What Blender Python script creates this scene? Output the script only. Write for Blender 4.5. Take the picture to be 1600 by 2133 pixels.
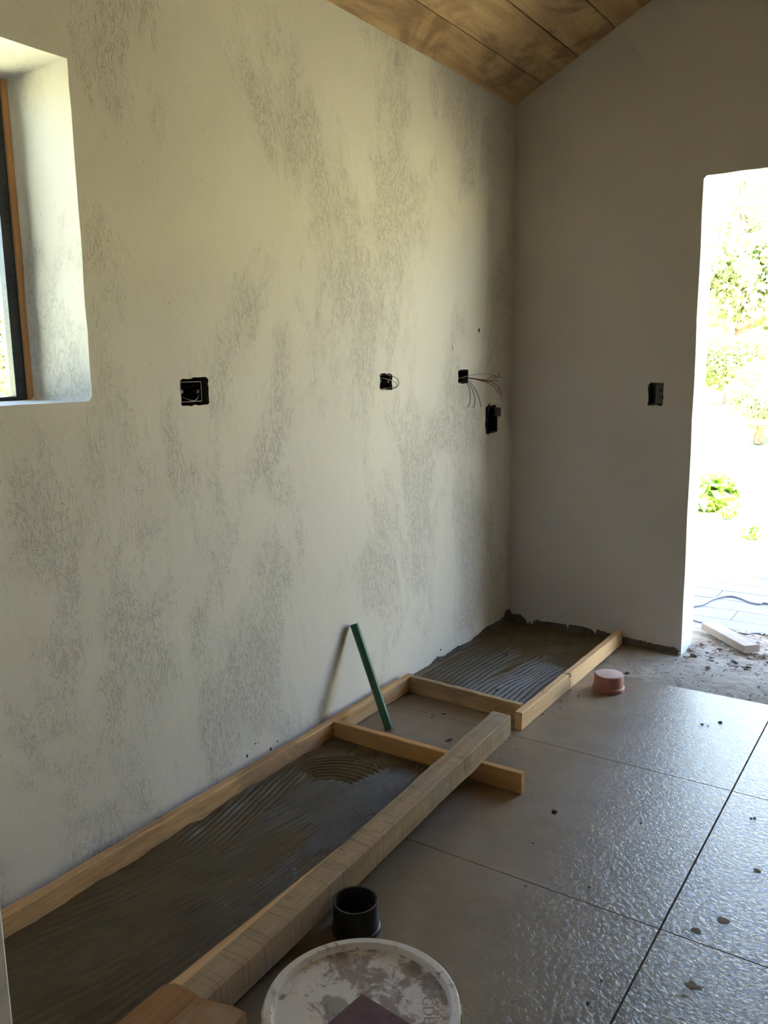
import bpy, bmesh, math, random
import numpy as np
from mathutils import Vector, Matrix
from mathutils import noise as mnoise

random.seed(7)
rng = np.random.default_rng(7)
for o in list(bpy.data.objects):
    bpy.data.objects.remove(o)
scene = bpy.context.scene
col = scene.collection
PI = math.pi

# ------------------------------------------------------------------ camera
CAM = np.array([1.873, 0.0, 1.38])
YAW, PITCH, ROLL, FPX = -0.59605606, -0.17595132, -0.01430377, 1745.06
_f = np.array([math.sin(YAW) * math.cos(PITCH), math.cos(YAW) * math.cos(PITCH), math.sin(PITCH)])
_r = np.array([math.cos(YAW), -math.sin(YAW), 0.0])
_u = np.cross(_r, _f)
_c, _s = math.cos(ROLL), math.sin(ROLL)
_r, _u = _c * _r + _s * _u, -_s * _r + _c * _u
camd = bpy.data.cameras.new('camera')
cam = bpy.data.objects.new('camera', camd)
col.objects.link(cam)
cam.matrix_world = Matrix(((_r[0], _u[0], -_f[0], CAM[0]), (_r[1], _u[1], -_f[1], CAM[1]),
                           (_r[2], _u[2], -_f[2], CAM[2]), (0, 0, 0, 1)))
camd.sensor_fit = 'VERTICAL'
camd.sensor_height = 36.0
camd.lens = FPX / 2133 * 36.0
camd.clip_start = 0.02
camd.clip_end = 500
scene.camera = cam

# ------------------------------------------------------------------ sky, sun, exposure
SUN_EL, SUN_AZ = math.radians(63), math.radians(125)     # azimuth from +y towards +x: high sun, to the right and behind the back wall
world = bpy.data.worlds.new('sky')
scene.world = world
world.use_nodes = True
wn = world.node_tree
wn.nodes.clear()
sky = wn.nodes.new('ShaderNodeTexSky')
sky.sky_type = 'NISHITA'
sky.sun_disc = False
sky.sun_elevation = SUN_EL
sky.sun_rotation = SUN_AZ
sky.air_density = 1.0
sky.dust_density = 0.4
bg = wn.nodes.new('ShaderNodeBackground')
bg.inputs['Strength'].default_value = 0.25
wo = wn.nodes.new('ShaderNodeOutputWorld')
hsv = wn.nodes.new('ShaderNodeHueSaturation')          # hazy bright sky
hsv.inputs['Saturation'].default_value = 0.95
wn.links.new(sky.outputs[0], hsv.inputs['Color'])
wn.links.new(hsv.outputs[0], bg.inputs[0])
wn.links.new(bg.outputs[0], wo.inputs[0])

sund = bpy.data.lights.new('sun', 'SUN')
sund.energy = 19.0
sund.angle = math.radians(0.6)
sund.color = (1.0, 0.95, 0.86)
sun = bpy.data.objects.new('sun', sund)
col.objects.link(sun)
_sd = Vector((math.sin(SUN_AZ) * math.cos(SUN_EL), math.cos(SUN_AZ) * math.cos(SUN_EL), math.sin(SUN_EL)))
sun.location = _sd * 30
sun.rotation_euler = _sd.to_track_quat('Z', 'Y').to_euler()

vs = scene.view_settings
vs.view_transform = 'Standard'
vs.look = 'None'
vs.gamma = 1.0
vs.use_curve_mapping = False
vs.exposure = 3.98
cy = scene.cycles
cy.use_denoising = True
cy.max_bounces = 10
cy.diffuse_bounces = 7
cy.glossy_bounces = 4
cy.transparent_max_bounces = 12
cy.sample_clamp_indirect = 12.0
cy.caustics_reflective = False
cy.caustics_refractive = False

# ------------------------------------------------------------------ room numbers (metres)
BACK = 3.933           # inner face of the back wall
REAR = -2.6
RIGHT = 4.5
EAVE = 2.59
SLOPE = 0.495
RIDGE_X = RIGHT / 2
RIDGE_Z = EAVE + SLOPE * RIDGE_X
DOOR_X0, DOOR_X1, DOOR_Z = 0.900, 1.62, 2.155
WALL_L_T, WALL_B_T = 0.32, 0.20
WIN_Y0, WIN_Y1, WIN_Z0, WIN_Z1 = 0.45, 1.407, 1.293, 2.125
TILE = 0.8
TX, TY = 1.3855, 1.9016   # one crossing of tile joints
TILE_END = 3.505

def pray(x, y):
    d = _f * FPX + _r * (x - 800) - _u * (y - 1066.5)
    return d / np.linalg.norm(d)
def on_z(x, y, z=0.0):
    d = pray(x, y); return Vector(CAM + d * ((z - CAM[2]) / d[2]))
def on_x(x, y, X=0.0):
    d = pray(x, y); return Vector(CAM + d * ((X - CAM[0]) / d[0]))
def on_y(x, y, Y=BACK):
    d = pray(x, y); return Vector(CAM + d * ((Y - CAM[1]) / d[1]))

# ------------------------------------------------------------------ object helpers
def tag(o, label=None, cat=None, group=None, kind=None):
    if label: o['label'] = label
    if cat: o['category'] = cat
    if group: o['group'] = group
    if kind: o['kind'] = kind
    return o
def link(name, me, mat=None, parent=None, smooth=False):
    o = bpy.data.objects.new(name, me)
    col.objects.link(o)
    if mat is not None and len(me.materials) == 0:
        for m in (mat if isinstance(mat, (list, tuple)) else [mat]):
            me.materials.append(m)
    if parent is not None:
        o.parent = parent
    if smooth:
        me.polygons.foreach_set('use_smooth', [True] * len(me.polygons))
    return o
def empty(name, loc=(0, 0, 0), rz=0.0):
    o = bpy.data.objects.new(name, None)
    o.empty_display_size = 0.05
    o.location = loc
    o.rotation_euler = (0, 0, rz)
    col.objects.link(o)
    return o
def from_bm(name, bm):
    bmesh.ops.recalc_face_normals(bm, faces=bm.faces)
    me = bpy.data.meshes.new(name)
    bm.to_mesh(me)
    bm.free()
    return me
def add_box(bm, lo, hi):
    v = [bm.verts.new((x, y, z)) for x in (lo[0], hi[0]) for y in (lo[1], hi[1]) for z in (lo[2], hi[2])]
    for q in ((0, 1, 3, 2), (4, 6, 7, 5), (0, 4, 5, 1), (2, 3, 7, 6), (0, 2, 6, 4), (1, 5, 7, 3)):
        bm.faces.new([v[i] for i in q])
    return v
def box_mesh(name, lo, hi, bevel=0.0):
    bm = bmesh.new()
    add_box(bm, lo, hi)
    if bevel:
        bmesh.ops.bevel(bm, geom=bm.edges[:], offset=bevel, segments=1, affect='EDGES')
    return from_bm(name, bm)
def grid_mesh(name, xs, ys, Z, skirt=None):
    nx, ny = len(xs), len(ys)
    X, Y = np.meshgrid(xs, ys, indexing='ij')
    V = np.stack([X, Y, Z], -1).reshape(-1, 3)
    i, j = np.meshgrid(np.arange(nx - 1), np.arange(ny - 1), indexing='ij')
    a = (i * ny + j).ravel()
    Fq = np.stack([a, a + ny, a + ny + 1, a + 1], 1)
    if skirt is not None:
        idx = np.arange(nx * ny).reshape(nx, ny)
        ring = np.concatenate([idx[:, 0], idx[-1, 1:], idx[-2::-1, -1], idx[0, -2:0:-1]])
        base = V[ring].copy(); base[:, 2] = skirt
        n0 = len(V)
        V = np.concatenate([V, base])
        k = np.arange(len(ring)); k2 = (k + 1) % len(ring)
        Fq = np.concatenate([Fq, np.stack([ring[k2], ring[k], n0 + k, n0 + k2], 1)])
    me = bpy.data.meshes.new(name)
    me.vertices.add(len(V)); me.vertices.foreach_set('co', V.astype(np.float32).ravel())
    me.loops.add(Fq.size); me.loops.foreach_set('vertex_index', Fq.astype(np.int32).ravel())
    me.polygons.add(len(Fq))
    me.polygons.foreach_set('loop_start', np.arange(0, Fq.size, 4, dtype=np.int32))
    me.polygons.foreach_set('loop_total', np.full(len(Fq), 4, dtype=np.int32))
    me.polygons.foreach_set('use_smooth', np.ones(len(Fq), dtype=bool))
    me.update(calc_edges=True)
    return me
def tube_mesh(name, pts, rad, seg=8, cap=True, radii=None):
    bm = bmesh.new()
    pts = [Vector(p) for p in pts]
    rings = []
    t0 = (pts[1] - pts[0]).normalized()
    n = t0.orthogonal().normalized()
    for i, p in enumerate(pts):
        t = (pts[min(i + 1, len(pts) - 1)] - pts[max(i - 1, 0)]).normalized()
        n = (n - t * n.dot(t)).normalized()
        b = t.cross(n)
        r = radii[i] if radii else rad
        rings.append([bm.verts.new(p + (n * math.cos(a) + b * math.sin(a)) * r)
                      for a in (2 * PI * k / seg for k in range(seg))])
    for A, B in zip(rings, rings[1:]):
        for k in range(seg):
            bm.faces.new((A[k], A[(k + 1) % seg], B[(k + 1) % seg], B[k]))
    if cap:
        bm.faces.new(rings[0][::-1]); bm.faces.new(rings[-1])
    return from_bm(name, bm)
def spline(pts, n=10):
    pts = [Vector(p) for p in pts]
    P = [pts[0] * 2 - pts[1]] + pts + [pts[-1] * 2 - pts[-2]]
    out = []
    for i in range(1, len(P) - 2):
        for k in range(n):
            t = k / n
            a, b, c, d = P[i - 1:i + 3]
            out.append(0.5 * ((2 * b) + (c - a) * t + (2 * a - 5 * b + 4 * c - d) * t * t + (3 * b - a - 3 * c + d) * t ** 3))
    out.append(pts[-1])
    return out
def lathe_mesh(name, prof, seg=48, close=False):
    bm = bmesh.new()
    rings = [[bm.verts.new((r * math.cos(2 * PI * k / seg), r * math.sin(2 * PI * k / seg), z)) for k in range(seg)]
             for r, z in prof]
    pairs = list(zip(rings, rings[1:]))
    if close: pairs.append((rings[-1], rings[0]))
    for A, B in pairs:
        for k in range(seg):
            bm.faces.new((A[k], A[(k + 1) % seg], B[(k + 1) % seg], B[k]))
    if not close:
        if prof[0][0] > 1e-4: bm.faces.new(rings[0][::-1])
        if prof[-1][0] > 1e-4: bm.faces.new(rings[-1])
    bmesh.ops.remove_doubles(bm, verts=bm.verts[:], dist=1e-6)
    return from_bm(name, bm)
def flat_fill(name, loops, thick):
    """Filled 2D outline with holes, extruded from 0 to thick along +z."""
    cu = bpy.data.curves.new(name, 'CURVE')
    cu.dimensions = '2D'
    cu.fill_mode = 'BOTH'
    cu.extrude = thick / 2
    for lp in loops:
        sp = cu.splines.new('POLY')
        sp.points.add(len(lp) - 1)
        for p, (a, b) in zip(sp.points, lp):
            p.co = (a, b, 0, 1)
        sp.use_cyclic_u = True
    o = bpy.data.objects.new(name, cu)
    col.objects.link(o)
    dg = bpy.context.evaluated_depsgraph_get()
    me = bpy.data.meshes.new_from_object(o.evaluated_get(dg))
    bpy.data.objects.remove(o)
    bpy.data.curves.remove(cu)
    me.transform(Matrix.Translation((0, 0, thick / 2)))
    me.name = name
    return me
def join_meshes(name, mes):
    bm = bmesh.new()
    for m in mes:
        bm.from_mesh(m)
        bpy.data.meshes.remove(m)
    me = bpy.data.meshes.new(name)
    bm.to_mesh(me); bm.free()
    return me
def fbm(x, y, s, seed=0.0, oct=3):
    v = 0.0; a = 1.0
    for k in range(oct):
        v += a * mnoise.noise(Vector((x * s + seed, y * s - seed * 1.7, seed * 3.1 + k)))
        s *= 2.1; a *= 0.5
    return v
def np_noise(X, Y, s, seed=0, oct=4):
    """cheap smooth value noise on numpy grids"""
    out = np.zeros_like(X); amp = 1.0
    for k in range(oct):
        g = np.random.default_rng(seed * 31 + k).random((64, 64)) * 2 - 1
        u = (X * s) % 64; v = (Y * s) % 64
        i = np.floor(u).astype(int); j = np.floor(v).astype(int)
        fu = u - i; fv = v - j
        fu = fu * fu * (3 - 2 * fu); fv = fv * fv * (3 - 2 * fv)
        i1 = (i + 1) % 64; j1 = (j + 1) % 64; i %= 64; j %= 64
        out += amp * ((g[i, j] * (1 - fu) + g[i1, j] * fu) * (1 - fv) + (g[i, j1] * (1 - fu) + g[i1, j1] * fu) * fv)
        s *= 2.03; amp *= 0.5
    return out

# ------------------------------------------------------------------ material helpers
class NT:
    def __init__(self, name):
        self.m = bpy.data.materials.new(name)
        self.m.use_nodes = True
        self.t = self.m.node_tree
        self.t.nodes.clear()
        self.out = self.n('ShaderNodeOutputMaterial')
        self.b = self.n('ShaderNodeBsdfPrincipled')
        self.l(self.b.outputs[0], self.out.inputs[0])
        self.co = self.n('ShaderNodeTexCoord').outputs['Object']
    def n(self, t, **kw):
        nd = self.t.nodes.new(t)
        for k, v in kw.items():
            setattr(nd, k, v)
        return nd
    def l(self, a, b):
        self.t.links.new(a, b)
    def setin(self, sock, v):
        if hasattr(v, 'is_output') or isinstance(v, bpy.types.NodeSocket): self.l(v, sock)
        else: sock.default_value = v
    def map(self, scale=(1, 1, 1), loc=(0, 0, 0), rot=(0, 0, 0), co=None):
        mp = self.n('ShaderNodeMapping')
        mp.inputs['Scale'].default_value = scale
        mp.inputs['Location'].default_value = loc
        mp.inputs['Rotation'].default_value = rot
        self.l(co or self.co, mp.inputs[0])
        return mp.outputs[0]
    def noise(self, scale, detail=4, rough=0.55, co=None, dist=0.0):
        nd = self.n('ShaderNodeTexNoise')
        nd.inputs['Scale'].default_value = scale
        nd.inputs['Detail'].default_value = detail
        nd.inputs['Roughness'].default_value = rough
        nd.inputs['Distortion'].default_value = dist
        self.l(co or self.co, nd.inputs[0])
        return nd.outputs[0]
    def voronoi(self, scale, co=None, feature='F1', rnd=1.0):
        nd = self.n('ShaderNodeTexVoronoi', feature=feature)
        nd.inputs['Scale'].default_value = scale
        nd.inputs['Randomness'].default_value = rnd
        self.l(co or self.co, nd.inputs['Vector'])
        return nd.outputs['Distance']
    def ramp(self, fac, stops):
        nd = self.n('ShaderNodeValToRGB')
        e = nd.color_ramp.elements
        while len(e) > 1: e.remove(e[0])
        e[0].position = stops[0][0]; e[0].color = self.c4(stops[0][1])
        for p, c in stops[1:]:
            q = e.new(p); q.color = self.c4(c)
        self.l(fac, nd.inputs[0])
        return nd.outputs[0]
    @staticmethod
    def c4(c):
        if isinstance(c, (int, float)): return (c, c, c, 1)
        return tuple(c) + (1,) if len(c) == 3 else tuple(c)
    def math(self, op, a, b=0.0, clamp=False):
        nd = self.n('ShaderNodeMath', operation=op, use_clamp=clamp)
        self.setin(nd.inputs[0], a); self.setin(nd.inputs[1], b)
        return nd.outputs[0]
    def mix(self, fac, a, b, mode='MIX'):
        nd = self.n('ShaderNodeMix', data_type='RGBA', blend_type=mode)
        self.setin(nd.inputs[0], fac)
        self.setin(nd.inputs[6], self.c4(a) if not isinstance(a, bpy.types.NodeSocket) else a)
        self.setin(nd.inputs[7], self.c4(b) if not isinstance(b, bpy.types.NodeSocket) else b)
        return nd.outputs[2]
    def bump(self, h, dist=0.002, strength=1.0, prev=None):
        nd = self.n('ShaderNodeBump')
        nd.inputs['Distance'].default_value = dist
        nd.inputs['Strength'].default_value = strength
        self.l(h, nd.inputs['Height'])
        if prev is not None: self.l(prev, nd.inputs['Normal'])
        return nd.outputs[0]
    def done(self, color=None, rough=0.8, normal=None, spec=0.5, **kw):
        if color is not None:
            self.setin(self.b.inputs['Base Color'], self.c4(color) if not isinstance(color, bpy.types.NodeSocket) else color)
        self.setin(self.b.inputs['Roughness'], rough)
        self.b.inputs['Specular IOR Level'].default_value = spec
        if normal is not None: self.l(normal, self.b.inputs['Normal'])
        for k, v in kw.items():
            self.setin(self.b.inputs[k], v)
        return self.m

def srgb(r, g, b):
    return tuple(((c / 255) / 12.92 if c / 255 <= 0.04045 else ((c / 255 + 0.055) / 1.055) ** 2.4) for c in (r, g, b))

def mat_plaster(name, rough_patches=True, base=(0.66, 0.64, 0.60), strength=1.0):
    t = NT(name)
    fine = t.noise(160, 5, 0.6)
    big = t.noise(2.2, 3, 0.5)
    colr = t.mix(t.ramp(big, [(0.3, 0), (0.75, 1)]), tuple(c * 0.95 for c in base), tuple(min(c * 1.03, 0.85) for c in base))
    if rough_patches:
        # patches where the trowel left the coarse coat open: short vertical gouges
        patch_co = t.map((1, 1.5, 0.75), (3.1, 0.4, 1.2))
        patch = t.noise(1.7, 7, 0.66, patch_co, 0.35)
        pm = t.ramp(patch, [(0.48, 0), (0.56, 1)])
        gco = t.map((1, 1, 0.40), rot=(0.14, 0, 0))
        g1 = t.noise(38, 4, 0.62, gco, 1.2)
        g1r = t.ramp(g1, [(0.462, 1), (0.490, 0), (0.508, 0), (0.535, 1)])       # wiggling hairlines
        g2 = t.noise(70, 4, 0.68, t.map((1, 1, 0.45), (2, 5, 1), (-0.1, 0, 0)), 0.8)
        g2r = t.ramp(g2, [(0.36, 0), (0.42, 1)])
        holes = t.math('MULTIPLY', g1r, g2r)                      # 1 = smooth skin, 0 = gouge
        h = t.mix(pm, (1, 1, 1), holes)
        # scattered single nicks on the smooth skin
        nk = t.voronoi(34, t.map((1, 1, 0.42), rot=(0.3, 0, 0)))
        nkm = t.ramp(nk, [(0.03, 0), (0.07, 1)])
        h = t.mix(1.0, h, nkm, 'MULTIPLY')
        nrm = t.bump(h, 0.0022, 0.60 * strength)
        nrm = t.bump(fine, 0.0012, 0.35, nrm)
        und = t.noise(5.5, 3, 0.5)
        nrm = t.bump(und, 0.010, 0.55, nrm)
        colr = t.mix(t.math('MULTIPLY', t.math('SUBTRACT', 1.0, h), 0.70), colr, tuple(c * 0.58 for c in base))
        colr = t.mix(t.math('MULTIPLY', pm, 0.26), colr, tuple(c * 0.74 for c in base))
    else:
        st = t.noise(34, 5, 0.65, t.map((1, 1, 0.5)), 0.6)
        nrm = t.bump(t.ramp(st, [(0.36, 0), (0.5, 1)]), 0.0012, 0.30 * strength)
        nrm = t.bump(fine, 0.0010, 0.35, nrm)
    return t.done(colr, 0.88, nrm, 0.25)

def mat_wood(name, light, dark, axis=0, scale=1.0, stain=None, stain_amt=0.0, knots=True, rough=0.65, bump=0.5, seed=0.0, saw=False, spec=0.3):
    t = NT(name)
    s = [14 * scale] * 3
    s[axis] = 0.9 * scale
    info = t.n('ShaderNodeObjectInfo')
    addv = t.n('ShaderNodeVectorMath', operation='ADD')
    t.l(t.co, addv.inputs[0])
    comb = t.n('ShaderNodeCombineXYZ')
    rr = t.math('MULTIPLY', info.outputs['Random'], 17.0)
    for k in range(3): t.l(rr, comb.inputs[k])
    t.l(comb.outputs[0], addv.inputs[1])
    co = addv.outputs[0]
    grain = t.noise(2.2, 6, 0.62, t.map(tuple(s), (seed, seed * 2, seed), co=co), 0.8)
    s2 = [70 * scale] * 3; s2[axis] = 2.2 * scale
    fine = t.noise(2.6, 4, 0.7, t.map(tuple(s2), co=co), 0.2)
    g = t.math('ADD', t.math('MULTIPLY', grain, 0.75), t.math('MULTIPLY', fine, 0.35))
    c = t.ramp(g, [(0.36, dark), (0.52, tuple((a + b) / 2 for a, b in zip(light, dark))), (0.68, light)])
    if knots:
        sk = [5 * scale] * 3; sk[axis] = 2.4 * scale
        kv = t.voronoi(1.3, t.map(tuple(sk), (0.4, 0.1, 0.3), co=co))
        c = t.mix(t.ramp(kv, [(0.035, 1), (0.10, 0)]), c, tuple(x * 0.35 for x in dark))
    if stain is not None:
        ss = [5.0, 5.0, 5.0]; ss[axis] = 2.4
        sn = t.noise(1.0, 6, 0.65, t.map(tuple(ss), (seed + 2, 5, seed), co=co), 0.9)
        c = t.mix(t.math('MULTIPLY', t.ramp(sn, [(0.47, 0), (0.60, 1)]), stain_amt), c, stain)
    nrm = t.bump(g, 0.0015, bump)
    if saw:
        sm_ = [1.3] * 3; sm_[axis] = 15.0
        wv = t.noise(2.0, 2, 0.5, t.map(tuple(sm_), co=co), 0.6)
        line = t.ramp(wv, [(0.475, 1.0), (0.498, 0.15), (0.505, 0.15), (0.545, 1.0)])
        nrm = t.bump(line, 0.002, 0.55, nrm)
        c = t.mix(t.math('MULTIPLY', t.math('SUBTRACT', 1.0, line), 0.45), c, tuple(x * 0.55 for x in dark))
        splat = t.noise(30, 4, 0.7, co)
        c = t.mix(t.math('MULTIPLY', t.ramp(splat, [(0.60, 0), (0.66, 1)]), 0.5), c, (0.42, 0.40, 0.36))
    return t.done(c, rough, nrm, spec)

def mat_simple(name, c, rough=0.5, spec=0.5, noise_scale=None, amt=0.25, bump=0.0, **kw):
    t = NT(name)
    if noise_scale:
        n = t.noise(noise_scale, 5, 0.6)
        cc = t.mix(t.ramp(n, [(0.3, 0), (0.7, 1)]), tuple(x * (1 - amt) for x in c), tuple(min(x * (1 + amt), 1) for x in c))
        nrm = t.bump(n, 0.002, bump) if bump else None
        return t.done(cc, rough, nrm, spec, **kw)
    return t.done(c, rough, None, spec, **kw)

M = {}
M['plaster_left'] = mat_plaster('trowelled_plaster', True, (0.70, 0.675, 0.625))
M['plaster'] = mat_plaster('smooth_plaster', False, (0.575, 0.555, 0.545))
M['render'] = mat_plaster('grey_cement_render', False, (0.36, 0.335, 0.30))
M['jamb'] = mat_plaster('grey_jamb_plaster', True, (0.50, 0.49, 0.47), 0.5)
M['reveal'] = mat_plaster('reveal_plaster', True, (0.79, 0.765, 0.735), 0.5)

def mat_tile():
    t = NT('porcelain_tile')
    big = t.noise(1.6, 4, 0.55)
    mid = t.noise(14, 5, 0.65)
    c = t.mix(t.ramp(big, [(0.3, 0), (0.7, 1)]), (0.156, 0.114, 0.064), (0.198, 0.149, 0.092))
    c = t.mix(t.math('MULTIPLY', t.ramp(mid, [(0.45, 0), (0.75, 1)]), 0.35), c, (0.25, 0.21, 0.155))
    # builder's dust and dried mortar specks
    sp = t.voronoi(34, feature='F1')
    spn = t.noise(6, 3, 0.6)
    spm = t.math('MULTIPLY', t.ramp(sp, [(0.05, 1), (0.11, 0)]), t.ramp(spn, [(0.55, 0), (0.62, 1)]))
    c = t.mix(t.math('MULTIPLY', spm, 0.7), c, (0.13, 0.10, 0.07))
    dust = t.noise(3.2, 5, 0.6, None, 0.7)
    dm = t.ramp(dust, [(0.45, 0), (0.7, 1)])
    c = t.mix(t.math('MULTIPLY', dm, 0.3), c, (0.26, 0.22, 0.165))
    relief = t.noise(76, 4, 0.60, t.map((1, 1.0, 1)), 0.9)
    rl = t.ramp(relief, [(0.35, 0), (0.65, 1)])
    nrm = t.bump(rl, 0.0013, 0.70)
    und = t.noise(22, 3, 0.5)
    nrm = t.bump(und, 0.0014, 0.30, nrm)
    rg = t.math('ADD', 0.13, t.math('MULTIPLY', dm, 0.10))
    rg = t.math('ADD', rg, t.math('MULTIPLY', spm, 0.3))
    t.l(nrm, t.b.inputs['Coat Normal'])
    soft = t.bump(und, 0.0010, 0.10)
    m = t.done(c, 0.62, soft, 0.35, **{'Coat Weight': 0.68, 'Coat IOR': 1.5})
    t.l(rg, t.b.inputs['Coat Roughness'])
    return m
M['tile'] = mat_tile()
M['grout'] = mat_simple('dark_grout', (0.10, 0.082, 0.062), 0.95, 0.2, 40, 0.4)

def mat_concrete(name, a, b, s=1.0, bumpd=0.004, rough=0.95, speck=True):
    t = NT(name)
    n1 = t.noise(7 * s, 6, 0.65)
    n2 = t.noise(60 * s, 5, 0.7)
    c = t.mix(t.ramp(n1, [(0.3, 0), (0.7, 1)]), a, b)
    if speck:
        v = t.voronoi(90 * s)
        c = t.mix(t.math('MULTIPLY', t.ramp(v, [(0.1, 1), (0.22, 0)]), 0.55), c, tuple(x * 0.45 for x in a))
    nrm = t.bump(n2, bumpd, 0.8)
    nrm = t.bump(n1, bumpd * 2, 0.5, nrm)
    return t.done(c, rough, nrm, 0.2)
M['concrete'] = mat_concrete('rough_screed', (0.20, 0.162, 0.12), (0.28, 0.24, 0.185))
M['outside_dirt'] = mat_concrete('rubble_dust', (0.36, 0.32, 0.29), (0.47, 0.43, 0.40))
M['stone'] = mat_concrete('rubble_stone', (0.25, 0.20, 0.165), (0.36, 0.305, 0.265), 3, 0.003)
M['paver'] = mat_concrete('patio_paver', (0.145, 0.135, 0.135), (0.19, 0.18, 0.18), 0.8, 0.002, 0.8)
M['patio_base'] = mat_simple('patio_joint', (0.20, 0.19, 0.19), 0.95, 0.2, 30, 0.3)

def mat_mortar(name, a, b, rough=0.46, bumpd=0.0015):
    t = NT(name)
    n1 = t.noise(9, 5, 0.6)
    n2 = t.noise(120, 5, 0.7)
    c = t.mix(t.ramp(n1, [(0.3, 0), (0.7, 1)]), a, b)
    nrm = t.bump(n2, bumpd, 0.45)
    rg = t.math('ADD', rough - 0.08, t.math('MULTIPLY', t.noise(14, 4, 0.6), 0.28))
    return t.done(c, rg, nrm, 0.38)
M['mortar'] = mat_mortar('wet_tile_mortar', (0.078, 0.056, 0.024), (0.120, 0.091, 0.046))
M['mortar_dry'] = mat_mortar('grey_mortar', (0.070, 0.061, 0.048), (0.125, 0.112, 0.094), 0.85, 0.005)
M['crumb'] = mat_simple('mortar_crumb', (0.075, 0.065, 0.052), 0.9, 0.2, 60, 0.4)

M['pine'] = mat_wood('fresh_pine', (0.64, 0.37, 0.155), (0.46, 0.24, 0.085), 0, 1.0, (0.30, 0.205, 0.13), 0.30, True, 0.7, 0.4)
M['pine_pale'] = mat_wood('pale_pine', (0.72, 0.49, 0.265), (0.58, 0.35, 0.16), 0, 1.0, (0.46, 0.30, 0.17), 0.25, True, 0.7, 0.4)
M['pine_bark'] = mat_wood('rough_sawn_pine', (0.70, 0.46, 0.23), (0.44, 0.235, 0.095), 0, 1.3, (0.27, 0.17, 0.10), 0.6, True, 0.75, 0.9)
M['pine_old'] = mat_wood('used_pine', (0.50, 0.36, 0.215), (0.34, 0.225, 0.12), 0, 1.0, (0.13, 0.10, 0.075), 0.75, True, 0.8, 0.6)
M['beam'] = mat_wood('weathered_beam', (0.43, 0.325, 0.205), (0.30, 0.215, 0.125), 0, 0.8, (0.30, 0.27, 0.22), 0.6, False, 0.85, 0.5, 0.0, True)
M['plank_old'] = mat_wood('stained_plank', (0.40, 0.225, 0.105), (0.25, 0.125, 0.05), 1, 1.0, (0.42, 0.37, 0.31), 0.5, True, 0.75, 0.5)
M['ceiling_wood'] = mat_wood('ceiling_pine', (0.62, 0.43, 0.235), (0.43, 0.27, 0.13), 1, 0.55, (0.235, 0.15, 0.085), 0.75, True, 0.6, 0.35, 3.0)
M['grey_wood'] = mat_wood('weathered_plank', (0.27, 0.215, 0.175), (0.19, 0.145, 0.115), 0, 1.0, None, 0, False, 0.85, 0.5)
M['shim'] = mat_wood('raw_wood_strip', (0.62, 0.34, 0.16), (0.45, 0.22, 0.09), 2, 1.0, None, 0, False, 0.75, 0.4)
M['black_plastic'] = mat_simple('black_plastic', (0.012, 0.012, 0.013), 0.42, 0.5, 25, 0.5)
M['box_plastic'] = mat_simple('black_box_plastic', (0.008, 0.008, 0.009), 0.45, 0.4)
M['box_grey'] = mat_simple('dark_grey_box_plastic', (0.065, 0.062, 0.060), 0.5, 0.4)
M['hole_mortar'] = mat_simple('chipped_wall_core', (0.10, 0.075, 0.055), 0.95, 0.1, 90, 0.5, 0.8)
M['wire_black'] = mat_simple('black_wire', (0.010, 0.010, 0.011), 0.35)
M['wire_red'] = mat_simple('red_wire', (0.26, 0.03, 0.02), 0.4)
M['wire_grey'] = mat_simple('grey_wire', (0.30, 0.31, 0.32), 0.4)
M['wire_white'] = mat_simple('white_wire', (0.60, 0.58, 0.54), 0.4)
M['green'] = mat_simple('green_pipe_plastic', (0.012, 0.095, 0.050), 0.42, 0.5, 30, 0.18)
M['cap'] = mat_simple('salmon_plastic', (0.36, 0.150, 0.115), 0.6, 0.4, 26, 0.16)
M['cap_top'] = mat_simple('dusty_salmon_plastic', (0.52, 0.385, 0.335), 0.85, 0.2, 20, 0.10)
M['frame'] = mat_simple('dark_frame_metal', (0.030, 0.034, 0.040), 0.40, 0.5, 70, 0.5)
M['cable'] = mat_simple('grey_cable', (0.085, 0.085, 0.10), 0.5)
M['metal_sheet'] = mat_simple('blue_grey_sheet', (0.36, 0.42, 0.48), 0.5, 0.5, 5, 0.1)
M['galv'] = mat_simple('galvanised_bar', (0.30, 0.33, 0.34), 0.5, 0.5, 20, 0.15)
M['roof'] = mat_simple('roof_sheet', (0.25, 0.12, 0.09), 0.8, 0.2, 8, 0.2)
M['nail'] = mat_simple('nail_steel', (0.12, 0.11, 0.10), 0.45)
M['soil'] = mat_simple('trunk_bark', (0.12, 0.09, 0.065), 0.95, 0.1, 20, 0.4, 0.6)

def mat_glass():
    t = NT('window_glass')
    fr = t.n('ShaderNodeFresnel'); fr.inputs[0].default_value = 1.45
    tr = t.n('ShaderNodeBsdfTransparent'); tr.inputs[0].default_value = (0.93, 0.96, 0.95, 1)
    gl = t.n('ShaderNodeBsdfGlossy'); gl.inputs['Roughness'].default_value = 0.02
    mx = t.n('ShaderNodeMixShader')
    t.l(fr.outputs[0], mx.inputs[0]); t.l(tr.outputs[0], mx.inputs[1]); t.l(gl.outputs[0], mx.inputs[2])
    t.l(mx.outputs[0], t.out.inputs[0])
    return t.m
M['glass'] = mat_glass()

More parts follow.
